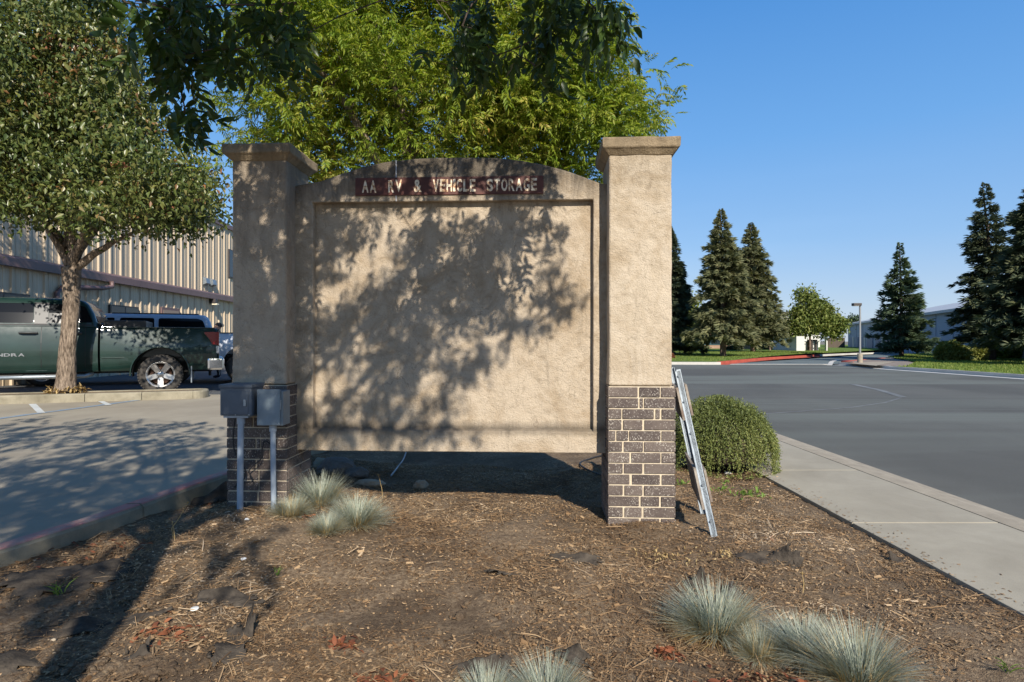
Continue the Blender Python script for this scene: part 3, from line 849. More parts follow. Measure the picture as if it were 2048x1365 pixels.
word('STORAGE', 600+1178/3.151, 600+1493/3.151)
# hairline crack sealed with pale caulk down the arch
MB().box((sx(791.5), 0.151, 2.068), (sx(793.5), 0.156, sz(792, 321))).build('caulk_line', simple('pale_caulk', (0.5, 0.5, 0.5), 0.8), sgn)

# ------------------------------------------------------------------ electrical boxes and conduits on the left pillar
def ground_at(x, y): return hgf(x, y)
YB = 3.66
b1 = thing('meter_box', 'dark grey steel box with a conduit under it, on the left pillar', 'electrical box', (W(476, 800, YB).x, YB, ground_at(-1.7, YB)))
def L(o, px, py, Y):
    p = W(px, py, Y) - o.location
    return p
p0, p1 = L(b1, 440, 832, YB), L(b1, 503, 776, YB)
MB().box((p0.x, 0, p0.z), (p1.x, 0.19, p1.z), bev=0.006).build('box_body', M['steel_box'], b1)
MB().box((p0.x - .006, -0.008, p1.z - .001), (p1.x + .006, 0.19, p1.z + 0.02), bev=0.004).build('lid', M['steel_box'], b1)
MB().box((p0.x + .01, 0.02, p0.z - 0.016), (p1.x - .03, 0.16, p0.z - .001), bev=0.003).build('base_flange', M['pvc'], b1)
MB().box((p0.x + .02, -0.0035, p0.z + .012), (p1.x - .02, -.0005, p1.z - .022), bev=0.001).build('door', M['steel_box'], b1)
MB().box((p1.x - .045, -.012, p0.z + .06), (p1.x - .030, -.003, p0.z + .10), bev=0.001).build('hasp', M['galv'], b1)
for kx in (.04, .5, .93):
    MB().tube([((p0.x + (p1.x-p0.x)*kx), -.002, p0.z + .006), ((p0.x + (p1.x-p0.x)*kx), -.006, p0.z + .006)], .004, 8).build('screw', M['galv'], b1)
cx = L(b1, 482, 0, YB+.05).x
MB().tube([(cx, .05, p0.z - .016), (cx - .004, .05, 0.3), (cx - .006, .05, -0.1)], 0.0185, 14).build('conduit', M['pvc'], b1)
MB().tube([(cx, .05, p0.z - .016), (cx, .05, p0.z - .055)], 0.024, 14).build('conduit_fitting', M['pvc'], b1)
YC = 3.70
b2 = thing('junction_box', 'paler grey steel box, the smaller of the two on the left pillar', 'electrical box', (W(542, 800, YC).x, YC, ground_at(-1.5, YC)))
q0_, q1_ = L(b2, 517, 852, YC), L(b2, 566, 783, YC)
MB().box((q0_.x, 0, q0_.z), (q1_.x, 0.118, q1_.z), bev=0.004).build('box_body', M['steel_box_pale'], b2)
MB().box((q0_.x - .004, -0.014, q0_.z + .004), (q1_.x - .014, -0.001, q1_.z + 0.012), bev=0.003).build('lid', M['steel_box_pale'], b2)
MB().box((q1_.x - .016, -.010, q0_.z + .10), (q1_.x - .008, -.002, q0_.z + .16), bev=0.001).build('hasp', M['galv'], b2)
for kx, kz in ((.08, .06), (.9, .06), (.08, .93), (.9, .93)):
    zz = q0_.z + (q1_.z-q0_.z)*kz; xx = q0_.x + (q1_.x-q0_.x-.02)*kx
    MB().tube([(xx, -.013, zz), (xx, -.018, zz)], .004, 8).build('screw', M['galv'], b2)
cx2 = L(b2, 546, 0, YC+.04).x
MB().tube([(cx2, .04, q0_.z - .001), (cx2, .04, q0_.z - .04)], 0.022, 14).build('conduit_fitting', M['pvc'], b2)
MB().tube([(cx2, .04, q0_.z - .001), (cx2, .045, 0.25), (cx2 + .004, .045, -0.1)], 0.0165, 14).build('conduit', M['pvc'], b2)
def wire(name, label, pts, rad, mat=None, cat='cable', smooth=True):
    P = [Vector(p) for p in pts]; out = []
    for i in range(len(P)-1):
        a, b, c, d = P[max(i-1, 0)], P[i], P[i+1], P[min(i+2, len(P)-1)]
        for t in np.linspace(0, 1, 7)[:-1]:
            t = float(t)
            out.append(0.5*((2*b) + (c-a)*t + (2*a - 5*b + 4*c - d)*t*t + (3*b - a - 3*c + d)*t**3))
    out.append(P[-1])
    o = MB().tube(out, rad, 6).build(name, mat or M['black_rubber'])
    return tag(o, label, cat)
YW = 3.775
wire('cable', 'black cable hanging from the dark grey box down to the soil', [W(470, 838, YW), W(466, 880, YW), W(470, 905, YW), W(478, 922, YW), W(490, 940, YW), W(488, 958, YW), W(474, 968, YW-.02), W(470, 976, YW-.02)], 0.0042)
wire('cable', 'black cable looping on the bricks under the pale grey box', [W(549, 855, YW-.02), W(551, 868, YW-.02), W(545, 890, YW), W(530, 882, YW), W(524, 900, YW), W(522, 918, YW), W(506, 932, YW), W(498, 944, YW), W(506, 962, YW), W(488, 966, YW-.02), W(468, 974, YW-.02)], 0.0042)

# ------------------------------------------------------------------ folded A-frame barricade leaning on the right pillar
bar = thing('folding_barricade', 'folded steel legged barricade with weathered boards leaning on the right brick pillar', 'barricade', (1.2, 3.6, 0))
def angle_iron(a, b, u, v, w=0.032, t=0.003, name='leg'):
    """L-section from a to b with flanges along u and v"""
    a, b, u, v = Vector(a), Vector(b), Vector(u).normalized(), Vector(v).normalized()
    prof = [(0, 0), (w, 0), (w, t), (t, t), (t, w), (0, w)]
    rings = [[p + u*x + v*y - bar.location for x, y in prof] for p in (a, b)]
    return MB().loft(rings, smooth=False).build(name, M['galv'], bar)
f1 = Vector((1.167, 3.49, -0.03)); t1 = Vector((1.040, 3.83, 0.955))
f2 = Vector((1.262, 4.00, -0.03)); t2 = Vector((1.135, 4.34, 0.955))
dleg = (t1 - f1).normalized(); acr = (f2 - f1).normalized(); nrm = dleg.cross(acr).normalized()
if nrm.x < 0: nrm = -nrm
angle_iron(f1, t1, nrm, acr)
angle_iron(f1 + nrm*0.036 + dleg*0.02, t1 + nrm*0.036 + dleg*0.01, nrm*-1 + acr*0.0, acr*0.9 + nrm*0.1, 0.026, name='leg')
angle_iron(f2, t2, nrm, -acr)
angle_iron(f2 + nrm*0.036, t2 + nrm*0.036, nrm*-1, -acr, 0.026, name='leg')
Lleg = (t1-f1).length
def board_(s0, s1, side, ext=0.05):
    o = f1 + nrm*(side) - acr*ext
    th = 0.014 if side > 0 else -0.014
    A = o + dleg*(s0*Lleg); B = o + dleg*(s1*Lleg); wv = (f2 - f1) + acr*ext*2
    pts = [A, A + wv, B + wv, B]
    rings = [[p - bar.location for p in pts], [p + nrm*th - bar.location for p in pts]]
    return MB().loft(rings, smooth=False).build('board', M['old_wood'], bar)
board_(0.70, 0.90, -0.002, 0.01); board_(0.72, 0.91, 0.040, 0.0)
board_(0.19, 0.42, -0.002, 0.02); board_(0.22, 0.40, 0.040, 0.0)
for s in (0.97, 0.81, 0.62, 0.32, 0.12):
    p = f1 + dleg*(s*Lleg) + nrm*0.016 - acr*0.004
    MB().tube([p - bar.location, p - acr*0.008 - bar.location], 0.007, 8).build('bolt', M['galv'], bar)
# ------------------------------------------------------------------ metal sided building on the left
def siding_mat(name, a, b):
    m, nt, p, o = newmat(name)
    v = tc(nt)
    oi = nt.nodes.new('ShaderNodeObjectInfo')
    c = ramp(nt, noise(nt, v, 1.2, 5, 0.65, stretch=(6, 6, 0.5)), [(0.3, b), (0.62, a)])
    c = mix(nt, math_(nt, 'MULTIPLY', oi.outputs['Random'], 0.22), c, tuple(x*0.7 for x in a))
    nt.links.new(c, p.inputs['Base Color']); p.inputs['Roughness'].default_value = 0.55
    return m
M['siding'] = siding_mat('tan_metal_siding', (0.56, 0.45, 0.32), (0.46, 0.36, 0.245))
M['siding_low'] = siding_mat('lower_tan_siding', (0.64, 0.51, 0.355), (0.50, 0.38, 0.25))
M['trim'] = simple('purple_brown_trim', (0.17, 0.105, 0.10), 0.5, var=0.25, vscale=2)
M['glass_dark'] = simple('dark_window_glass', (0.02, 0.025, 0.028), 0.08, spec=0.4)
M['frame_dark'] = simple('dark_window_frame', (0.05, 0.04, 0.037), 0.5)
BD = R(90) + math.atan2(0.062, 1.0)
bl = thing('warehouse', 'tan ribbed metal building with purple brown gutter behind the green pickup', 'building', (-12.2, 0, -0.05), BD)
P = 0.61
def panel_mesh(name, z0, z1, mat):
    prof = [(0.0, 0.0), (0.045, 0.0), (0.075, -0.045), (0.135, -0.045), (0.165, 0.0), (0.26, 0.0), (0.27, -0.010), (0.30, -0.010), (0.31, 0.0), (0.42, 0.0), (0.43, -0.010), (0.46, -0.010), (0.47, 0.0), (P - .002, 0.0)]
    vs = [(x, y, z0) for x, y in prof] + [(x, y, z1) for x, y in prof]
    n = len(prof); fs = [(i, i+1, n+i+1, n+i) for i in range(n-1)]
    me = bpy.data.meshes.new(name); me.from_pydata(vs, [], fs); me.materials.append(mat); me.update()
    return me
pm_up = panel_mesh('siding_panel', 3.44, 6.72, M['siding']); pm_lo = panel_mesh('siding_panel', 0.0, 3.2, M['siding_low'])
for i in range(60):
    t = 9.0 + i*P
    for me in (pm_up, pm_lo):
        o = link(bpy.data.objects.new('siding_panel', me), bl); o.location = (t, 0, 0)
MB().box((9, 0.03, 0), (9 + 60*P, 14, 6.6)).build('wall_core', M['siding_low'], bl)
MB().prism([(-0.10, 6.72), (-0.10, 6.93), (-0.02, 6.97), (14.1, 7.9), (14.1, 7.7), (0.02, 6.72)], 'x', 8.9, 9.1 + 60*P).build('roof_edge', M['trim'], bl)
MB().prism([(-0.22, 3.14), (-0.22, 3.36), (-0.19, 3.40), (-0.01, 3.46), (-0.01, 3.40), (-0.13, 3.36), (-0.13, 3.14)], 'x', 8.9, 9.1 + 60*P).build('gutter', M['trim'], bl)
MB().box((8.9, -0.125, 3.21), (9.1 + 60*P, -0.002, 3.24)).build('soffit', M['frame_dark'], bl)
def bwin(t0, t1, z0, z1, panes=2, name='window'):
    f = MB().box((t0, -0.07, z0), (t1, -0.005, z1)).build(name, M['frame_dark'], bl)
    w = (t1-t0-0.05*(panes+1))/panes
    for k in range(panes):
        a = t0 + 0.05 + k*(w + 0.05)
        MB().box((a, -0.076, z0 + .05), (a + w, -0.071, z1 - .05)).build('pane', M['glass_dark'], f)
    return f
bwin(13.6, 16.4, 1.25, 2.46, 3); bwin(20.0, 21.7, 1.25, 2.42, 2); bwin(29.7, 31.9, 4.35, 5.75, 2)
d = MB().box((23.3, -0.08, 0.0), (24.7, -0.005, 2.52)).build('door_frame', M['trim'], bl)
MB().box((23.4, -0.09, 0.02), (24.6, -0.081, 2.42)).build('door_leaf', simple('tan_door', (0.30, 0.22, 0.17), 0.6), d)
for t in (26.9, 27.6):
    v = MB().prism([(-.02, 4.08), (-.02, 3.72), (-.20, 3.80), (-.16, 4.02)], 'x', t, t + .38).build('vent_hood', M['galv'], bl)
MB().tube([(19.7, -.30, 3.16), (19.7, -.30, 2.98), (19.3, -.26, 2.90), (17.6, -.14, 2.78), (17.4, -.10, 2.6), (17.4, -.10, 0.0)], 0.075, 8).build('downspout', M['trim'], bl)
wl = MB().box((27.55, -.30, 2.93), (27.85, -.03, 3.12), bev=0.02).build('wall_lamp', M['frame_dark'], bl)
MB().box((27.58, -.36, 2.86), (27.82, -.12, 2.925), bev=0.02).build('lamp_lens', simple('lamp_glass', (0.75, 0.68, 0.5), 0.3), wl)

# ------------------------------------------------------------------ vehicles
def carpaint(name, col, flake, coat=1.0):
    m, nt, p, o = newmat(name)
    v = tc(nt)
    c = ramp(nt, noise(nt, v, 2.2, 5, 0.6), [(0.35, col), (0.7, flake)])
    nt.links.new(c, p.inputs['Base Color'])
    p.inputs['Metallic'].default_value = 0.0; p.inputs['Specular IOR Level'].default_value = 0.3
    p.inputs['Coat Weight'].default_value = coat*.7; p.inputs['Coat Roughness'].default_value = 0.04
    rr = ramp(nt, noise(nt, v, 5, 6, 0.7), [(0.3, 0.40), (0.75, 0.55)])
    nt.links.new(rr, p.inputs['Roughness'])
    return m
M['green_paint'] = carpaint('dark_green_paint', (0.006, 0.022, 0.018), (0.010, 0.033, 0.027))
M['blue_paint_car'] = carpaint('silver_blue_paint', (0.30, 0.36, 0.44), (0.36, 0.42, 0.50))
M['white_paint'] = carpaint('white_car_paint', (0.60, 0.64, 0.70), (0.68, 0.70, 0.74))
M['tyre'] = simple('tyre_rubber', (0.035, 0.032, 0.029), 0.85, col2=(0.065, 0.057, 0.048), vscale=18, bmp=0.5, bscale=70, bdist=0.006)
M['alloy'] = simple('alloy_rim', (0.62, 0.60, 0.57), 0.32, 0.75, var=0.2, vscale=9)
M['chrome'] = simple('chrome', (0.75, 0.76, 0.78), 0.12, 1.0)
M['black_trim'] = simple('black_trim', (0.012, 0.012, 0.013), 0.45)
M['underbody'] = simple('underbody', (0.02, 0.019, 0.018), 0.9)
M['glass_car'] = simple('tinted_car_glass', (0.005, 0.006, 0.008), 0.08, spec=0.22)
M['tail_red'] = simple('red_lamp_plastic', (0.20, 0.004, 0.006), 0.2, coat=.3)
M['handle_grey'] = simple('dark_grey_handle', (0.045, 0.048, 0.05), 0.5)
M['lens_clear'] = simple('clear_lamp_plastic', (0.62, 0.58, 0.52), 0.15, coat=1.0)
M['hub_rust'] = simple('brake_disc', (0.12, 0.065, 0.045), 0.7)

def wheel(root, x, y, r=0.41, w=0.28, side=1, mirrored=False):
    """wheel with its axle along y; side +1 has its face toward +y"""
    rot = Matrix.Translation((x, y, r)) @ (Matrix.Rotation(R(-90), 4, 'X') if side > 0 else Matrix.Rotation(R(90), 4, 'X'))
    prof = [(r*.62, -w/2), (r*.80, -w/2), (r*.93, -w/2 + .015), (r*.985, -w/2 + .05), (r, -w/2 + .08), (r, w/2 - .08), (r*.985, w/2 - .05), (r*.94, w/2 - .018), (r*.85, w/2 + .004), (r*.72, w/2), (r*.62, w/2 - .02)]
    mb = MB(); mb.lathe(prof, rot, 48)
    for k in range(44):                                     # tread blocks on the shoulder
        t = 2*math.pi*k/44
        mm = rot @ Matrix.Rotation(t, 4, 'Z')
        for sgn_ in (1, -1):
            mb.box((r*.955, -0.017, sgn_*(w/2 - .052) - .035), (r*1.012, 0.017, sgn_*(w/2 - .052) + .035), M=mm)
        mb.box((r*.985, -0.014, -.05), (r*1.012, 0.014, .05), M=rot @ Matrix.Rotation(t + .07, 4, 'Z'))
    wh = mb.build('wheel', M['tyre'], root)
    rm = MB()
    rm.lathe([(r*.60, -w/2 + .02), (r*.60, w/2 - .03), (r*.645, w/2 - .008), (r*.655, w/2 - .016), (r*.60, w/2 - .012), (r*.565, w/2 - .035), (r*.56, -.02)], rot, 40)
    rm.lathe([(r*.17, -.02), (r*.19, w/2 - .065), (r*.14, w/2 - .045), (0.001, w/2 - .042)], rot, 20)
    for k in range(5):
        t = 2*math.pi*k/5 + R(90)
        mm = rot @ Matrix.Rotation(t, 4, 'Z')
        a, b = r*.13, r*.59
        zt0, zt1 = w/2 - .055, w/2 - .022
        w0, w1 = r*.13, r*.155
        vs = [(a, -w0, zt0 - .04), (a, -w0*.9, zt0), (a, w0*.9, zt0), (a, w0, zt0 - .04), (b, -w1, zt1 - .05), (b, -w1*.8, zt1), (b, w1*.8, zt1), (b, w1, zt1 - .05)]
        rm.add(vs, [(0, 1, 5, 4), (1, 2, 6, 5), (2, 3, 7, 6), (3, 0, 4, 7), (0, 3, 2, 1), (4, 5, 6, 7)], M=mm)
    rm.build('rim', M['alloy'], wh)
    MB().lathe([(r*.5, -.03), (r*.5, -.01), (0.001, -.01)], rot, 24).build('brake_disc', M['hub_rust'], wh)
    nb = MB()
    for k in range(5):
        t = 2*math.pi*(k+.5)/5 + R(90)
        c = Vector((r*.17*math.cos(t), r*.17*math.sin(t), 0))
        nb.lathe([(.014, w/2 - .07), (.014, w/2 - .04), (.001, w/2 - .036)], rot @ Matrix.Translation(c), 8)
    nb.build('wheel_nut', M['black_trim'], wh)
    return wh

def cut_wheel_arches(o, centres, rad, y0=0.55, y1=1.4):
    """boolean wheel openings into a body shell"""
    cutters = []
    for (x, z) in centres:
        for s in (1, -1):
            mb = MB()
            pts = [(x + rad*math.cos(t), z + rad*math.sin(t)) for t in np.linspace(0, math.pi, 22)] + [(x - rad*1.0, z - 1.2), (x + rad*1.0, z - 1.2)]
            mb.prism(pts, 'y', min(s*y0, s*y1), max(s*y0, s*y1))
            c = mb.build('cutter', M['underbody'], o.parent)
            cutters.append(c)
    for c in cutters:
        m = o.modifiers.new('b', 'BOOLEAN'); m.operation = 'DIFFERENCE'; m.object = c; m.solver = 'EXACT'
        m.material_mode = 'INDEX' if hasattr(m, 'material_mode') else m.material_mode
    bpy.context.view_layer.update()
    dg = bpy.context.evaluated_depsgraph_get()
    me = bpy.data.meshes.new_from_object(o.evaluated_get(dg))
    o.modifiers.clear(); o.data = me
    for c in cutters: bpy.data.objects.remove(c, do_unlink=True)
    me.set_sharp_from_angle(angle=R(32))
    return o
def body_loft(stations, name, mat, root, smooth=True):
    """stations: (x, [(y, z)...]) half sections from bottom to top, mirrored to a closed ring"""
    rings = []
    for x, half in stations:
        dx = [p[2] if len(p) > 2 else 0 for p in half]
        ring = [(x + d, p[0], p[1]) for p, d in zip(half, dx)] + [(x + d, -p[0], p[1]) for p, d in list(zip(half, dx))[::-1]]
        rings.append(ring)
    return MB().loft(rings, smooth=smooth).build(name, mat, root)
def clip_z(pts, z, keep_above):
    out = []
    for i in range(len(pts)):
        p, q = pts[i-1], pts[i]
        ip = (p[1] >= z) == keep_above or p[1] == z; iq = (q[1] >= z) == keep_above or q[1] == z
        if ip != iq:
            t = (z - p[1])/(q[1] - p[1]); out.append((p[0] + t*(q[0]-p[0]), z))
        if iq: out.append(q)
    return out
def side_panel(root, name, pts, yf, mat, thick=0.006, s=1, brk=(1.38, 1.50, 1.70, 1.72, 1.81, 1.87, 1.90)):
    """thin piece laid on a curved side whose distance from the middle is yf(z), bent where the side bends"""
    mb = MB(); lv = [-9] + list(brk) + [9]
    for z0, z1 in zip(lv[:-1], lv[1:]):
        p = clip_z(clip_z(pts, z0, True), z1, False)
        if len(p) < 3 or max(q[1] for q in p) - min(q[1] for q in p) < 1e-4: continue
        n = len(p)
        vs = [(x, s*(yf(z) - 0.004), z) for x, z in p] + [(x, s*(yf(z) + thick), z) for x, z in p]
        fs = [tuple(range(n))[::-1], tuple(range(n, 2*n))] + [(i, (i+1) % n, n + (i+1) % n, n + i) for i in range(n)]
        mb.add(vs, fs)
    return mb.build(name, mat, root)
def rpoly(pts, r=0.03, n=4):
    out = []
    for i in range(len(pts)):
        p = Vector(pts[i]).to_2d() if len(pts[i]) > 2 else Vector(pts[i]); a = Vector(pts[i-1]); b = Vector(pts[(i+1) % len(pts)])
        ra = min(r, (a-p).length*0.45); rb = min(r, (b-p).length*0.45)
        q0 = p + (a-p).normalized()*ra; q1 = p + (b-p).normalized()*rb
        for t in np.linspace(0, 1, n):
            t = float(t); out.append(tuple(q0*(1-t)**2 + p*2*t*(1-t) + q1*t*t))
    return out

def truck(name, label, loc, heading, paint, rail=1.43, loaded=True, arch_trim=True, text=None, black_rail=False):
    root = thing(name, label, 'pickup truck', loc, heading)
    def half(z_top, w=1.0, low=0.50, flare=0.0):
        return [(0.80*w, low), (0.915*w, low + .015), (0.955*w, low + .07), (0.985*w + flare, low + .20), (0.985*w + flare, low + .235), (1.0*w + flare, low + .30), (1.005*w + flare, 0.95), (0.995*w + flare*.6, 1.12), (0.975*w, 1.26), (0.955*w, z_top - .05), (0.94*w, z_top - .012), (0.915*w, z_top)]
    # bed
    st = [(-1.10, half(rail, .985)), (-1.06, half(rail)), (-0.75, half(rail, 1.0, flare=.005)), (-0.60, half(rail, 1.0, flare=.03)), (-0.35, half(rail, 1.0, flare=.045)), (0.0, half(rail, 1.0, flare=.05)), (0.35, half(rail, 1.0, flare=.045)), (0.60, half(rail, 1.0, flare=.03)), (0.75, half(rail, 1.0, flare=.005)), (1.085, half(rail))]
    bed = body_loft(st, 'bed', paint, root)
    cut_wheel_arches(bed, [(0.0, 0.47)], 0.545)
    # open load space: a dark liner standing proud round the rim
    MB().box((-1.04, -0.86, rail - .001), (1.05, 0.86, rail + .004)).build('load_floor', M['black_trim'], root)
    if loaded:
        bx = MB().box((0.28, -0.74, rail + .005), (1.05, 0.80, rail + 0.16), bev=0.02).build('tool_box', M['black_trim'], root)
    for s in (1, -1):
        MB().box((-1.05, s*0.925 - .03, rail + .001), (1.07, s*0.925 + .03, rail + .022), bev=0.008).build('rail_cap', M['black_trim'] if black_rail else paint, root)
    # pressed bulge over the wheel and a body crease
    for s_ in (1, -1):
        MB().tube([(1.06, s_*1.0, .80), (.62, s_*1.012, .80)], .012, 6).build('body_crease', paint, root)
        MB().tube([(-.62, s_*1.012, .98), (-.85, s_*1.008, 1.02), (-1.05, s_*.99, 1.05)], .010, 6).build('body_crease', paint, root)
    # tailgate
    tg = MB().box((-1.14, -0.90, 0.62), (-1.101, 0.90, rail - .01), bev=0.015).build('tailgate', paint, root)
    MB().box((-1.152, -0.12, 1.22), (-1.141, 0.12, 1.30), bev=0.006).build('handle', M['black_trim'], tg)
    # cab lower with bonnet
    def halfc(z_top, w=1.0): return half(z_top, w)
    st = [(1.125, halfc(1.44)), (1.6, halfc(1.455)), (2.2, halfc(1.46)), (3.0, halfc(1.46)), (3.7, halfc(1.46)), (3.95, halfc(1.43)), (4.3, halfc(1.40, .99)), (4.55, halfc(1.33, .95)), (4.66, halfc(1.18, .88))]
    cab = body_loft(st, 'cab_body', paint, root)
    cut_wheel_arches(cab, [(3.70, 0.47)], 0.545)
    # greenhouse
    secs = [(1.445, 1.14, 3.85, .955), (1.50, 1.145, 3.74, .950), (1.72, 1.21, 3.42, .885), (1.90, 1.30, 3.14, .825), (1.975, 1.37, 3.0, .785), (2.02, 1.48, 2.88, .73), (2.045, 1.68, 2.68, .60), (2.05, 1.9, 2.5, .35)]
    def rring(z, xa, xb, w):
        r = min(0.10, w*.4); pts = []
        for cxx, cyy, a0 in ((xb - r, w - r, 0), (xa + r, w - r, 90), (xa + r, -w + r, 180), (xb - r, -w + r, 270)):
            for t in np.linspace(a0, a0 + 90, 5): pts.append((cxx + r*math.cos(R(t)), cyy + r*math.sin(R(t)), z))
        return pts
    gh = MB(); gh.loft([rring(*s) for s in secs]); gh = gh.build('roof', paint, root)
    gh.data.set_sharp_from_angle(angle=R(60))
    zs = [s[0] for s in secs]; ws = [s[3] for s in secs]
    yf = lambda z: float(np.interp(z, zs, ws))
    def win(pts, nm='window'):
        for s in (1, -1):
            side_panel(root, nm, rpoly(pts, .05), yf, M['glass_car'], .003, s)
    win([(2.20, 1.51), (3.55, 1.51), (3.30, 1.72), (3.06, 1.885), (2.90, 1.905), (2.22, 1.91)])
    win([(1.50, 1.51), (1.97, 1.51), (1.96, 1.91), (1.62, 1.90)])
    win([(1.215, 1.53), (1.47, 1.53), (1.60, 1.885), (1.36, 1.87)], 'quarter_glass')
    for s in (1, -1):
        side_panel(root, 'door_pillar', [(1.975, 1.475), (2.19, 1.475), (2.21, 1.93), (1.965, 1.93)], yf, M['black_trim'], .001, s)
        side_panel(root, 'belt_moulding', [(1.2, 1.466), (3.7, 1.466), (3.7, 1.49), (1.2, 1.49)], yf, M['black_trim'], .008, s)
    # windscreen and rear glass
    MB().add([(3.70, -.86, 1.52), (3.70, .86, 1.52), (3.135, .76, 1.91), (3.135, -.76, 1.91)], [(0, 1, 2, 3)]).build('windscreen', M['glass_car'], root)
    MB().add([(1.142, -.75, 1.55), (1.142, .75, 1.55), (1.285, .66, 1.88), (1.285, -.66, 1.88)], [(0, 1, 2, 3)]).build('rear_window', M['glass_car'], root)
    # door seams as narrow recessed-looking dark joints
    ybody = lambda z: float(np.interp(z, [.5, .52, .57, .70, .735, .80, .95, 1.12, 1.26, 1.41], [.80, .915, .955, .985, .985, 1.0, 1.005, .995, .975, .955]))
    for s in (1, -1):
        for xx in (2.07, 1.34, 3.42):
            zz = np.linspace(.54, 1.44, 12); pts = [(xx + 0.006, z) for z in zz] + [(xx - 0.006, z) for z in zz[::-1]]
            vs = [(x, s*(ybody(z) - .01), z) for x, z in pts] + [(x, s*(ybody(z) + .0015), z) for x, z in pts]
            n = len(pts); k = len(zz)
            fs = [(n+i, n+i+1, n + n-2-i, n + n-1-i) for i in range(k-1)]
            MB().add(vs, fs).build('door_seam', M['black_trim'], root)
        for xx in (2.13, 1.40):
            h = MB().box((xx - .005, s*.985 - .02, 1.285), (xx + .30, s*.985 + .012, 1.335), bev=0.015)
            h.tube([(xx, s*1.0, 1.31), (xx + .05, s*1.035, 1.315), (xx + .24, s*1.035, 1.315), (xx + .29, s*1.0, 1.31)], 0.016, 8)
            h.build('door_handle', M['handle_grey'], root)
        # step bar
        MB().tube([(1.25, s*.80, .47), (1.35, s*.99, .43), (3.0, s*.99, .43), (3.1, s*.80, .47)], 0.045, 12).build('step_bar', M['galv'], root)
        for a, b in ((1.5, 2.0), (2.35, 2.95)):
            MB().box((a, s*.99 - .035, .463), (b, s*.99 + .035, .480), bev=.005).build('step_pad', M['black_trim'], root)
        # tail lamp, bumper end, mud flap
        lamp = MB().prism([(-1.13, 1.05), (-.99, 1.07), (-.93, 1.20), (-.82, 1.33), (-.84, 1.36), (-1.13, 1.36)], 'y', s*.925 - .06, s*.925 + .076)
        bev(lamp.build('tail_lamp_base', M['black_trim'], root), .012)
        lamp = MB().prism([(-1.135, 1.055), (-1.0, 1.075), (-.94, 1.20), (-.84, 1.325), (-.85, 1.35), (-1.135, 1.35)], 'y', s*.925 - .058, s*.925 + .080)
        lamp.build('tail_lamp', M['tail_red'], root)
        MB().box((-1.135, s*.93 - .07, .87), (-1.02, s*.93 + .066, 1.045), bev=0.025).build('reverse_lamp', M['lens_clear'], root)
        MB().box((-1.24, s*.80 - .20, .50), (-0.90, s*.80 + .215, .77), bev=0.045).build('bumper_end', M['chrome'], root)
        MB().box((-0.60, s*.84 - .13, .23), (-0.575, s*.84 + .13, .62), bev=0.006).build('mud_flap', M['galv'], root)
        # wheel arch lining and lip
        for x0 in (0.0, 3.7):
            pts = [(x0 + .55*math.cos(t), .47 + .55*math.sin(t)) for t in np.linspace(-.1, math.pi + .1, 26)]
            MB().tube([(a, s*1.035, b) for a, b in pts], 0.016, 6).build('arch_lip', paint, root)
            lin_ = MB(); aa = np.linspace(-.15, math.pi + .15, 24)
            lin_.loft([[(x0 + .53*math.cos(t), s*.56, .47 + .53*math.sin(t)), (x0 + .53*math.cos(t), s*.965, .47 + .53*math.sin(t)), (x0 + .525*math.cos(t), s*.965, .47 + .525*math.sin(t)), (x0 + .525*math.cos(t), s*.56, .47 + .525*math.sin(t))] for t in aa])
            lin_.build('wheel_well', M['underbody'], root)
            wheel(root, x0, s*0.875, 0.425, .28, s)
    MB().box((-1.22, -.78, .57), (-1.14, .78, .74), bev=0.03).build('rear_bumper', M['chrome'], root)
    MB().box((4.60, -.90, .52), (4.80, .90, .82), bev=0.05).build('front_bumper', M['chrome'], root)
    MB().box((-1.0, -.55, .46), (4.5, .55, .80)).build('chassis', M['underbody'], root)
    MB().tube([(0, -.85, .405), (0, .85, .405)], 0.06, 8).build('rear_axle', M['underbody'], root)
    MB().tube([(-.95, -.05, .52), (-.95, -.05, .33)], 0.03, 6).build('tow_hitch', M['underbody'], root)
    for s in (1, -1):
        MB().box((4.56, s*.72 - .14, .98), (4.70, s*.72 + .14, 1.22), bev=.03).build('headlight', M['lens_clear'], root)
        mm = MB().box((3.55, s*1.10 - .13, 1.47), (3.68, s*1.10 + .13, 1.72), bev=.04).build('side_mirror', M['black_trim'], root)
    if text:
        # cast badge letters on the front door, read from the near side
        x = 2.99
        for c in text:
            lw = 0.10
            g = glyph(c, 0, 1, 0, 1, 0, root, M['chrome'], 1.0, name='badge_letter', bold=0.03)
            co = np.zeros(len(g.data.vertices)*3); g.data.vertices.foreach_get('co', co); co = co.reshape(-1, 3)
            out = np.stack([x - co[:, 0]*lw, 1.0 + (-co[:, 1])*0.010, 0.845 + co[:, 2]*0.062], 1)
            g.data.vertices.foreach_set('co', out.ravel()); g.data.update()
            x -= lw + 0.012
    return root
YAW = R(26.5)
def veh_loc(px, Y, yaw, yoff=0.99):
    c = W(px, 700, Y); n = Vector((math.sin(yaw), -math.cos(yaw), 0))
    return (c.x - n.x*yoff, c.y - n.y*yoff, 0)
truck('pickup_truck', 'dark green pickup parked behind the tree on the island, black box in its bed', veh_loc(321, 12.95, YAW), R(180) + YAW, M['green_paint'], text='TUNDRA')

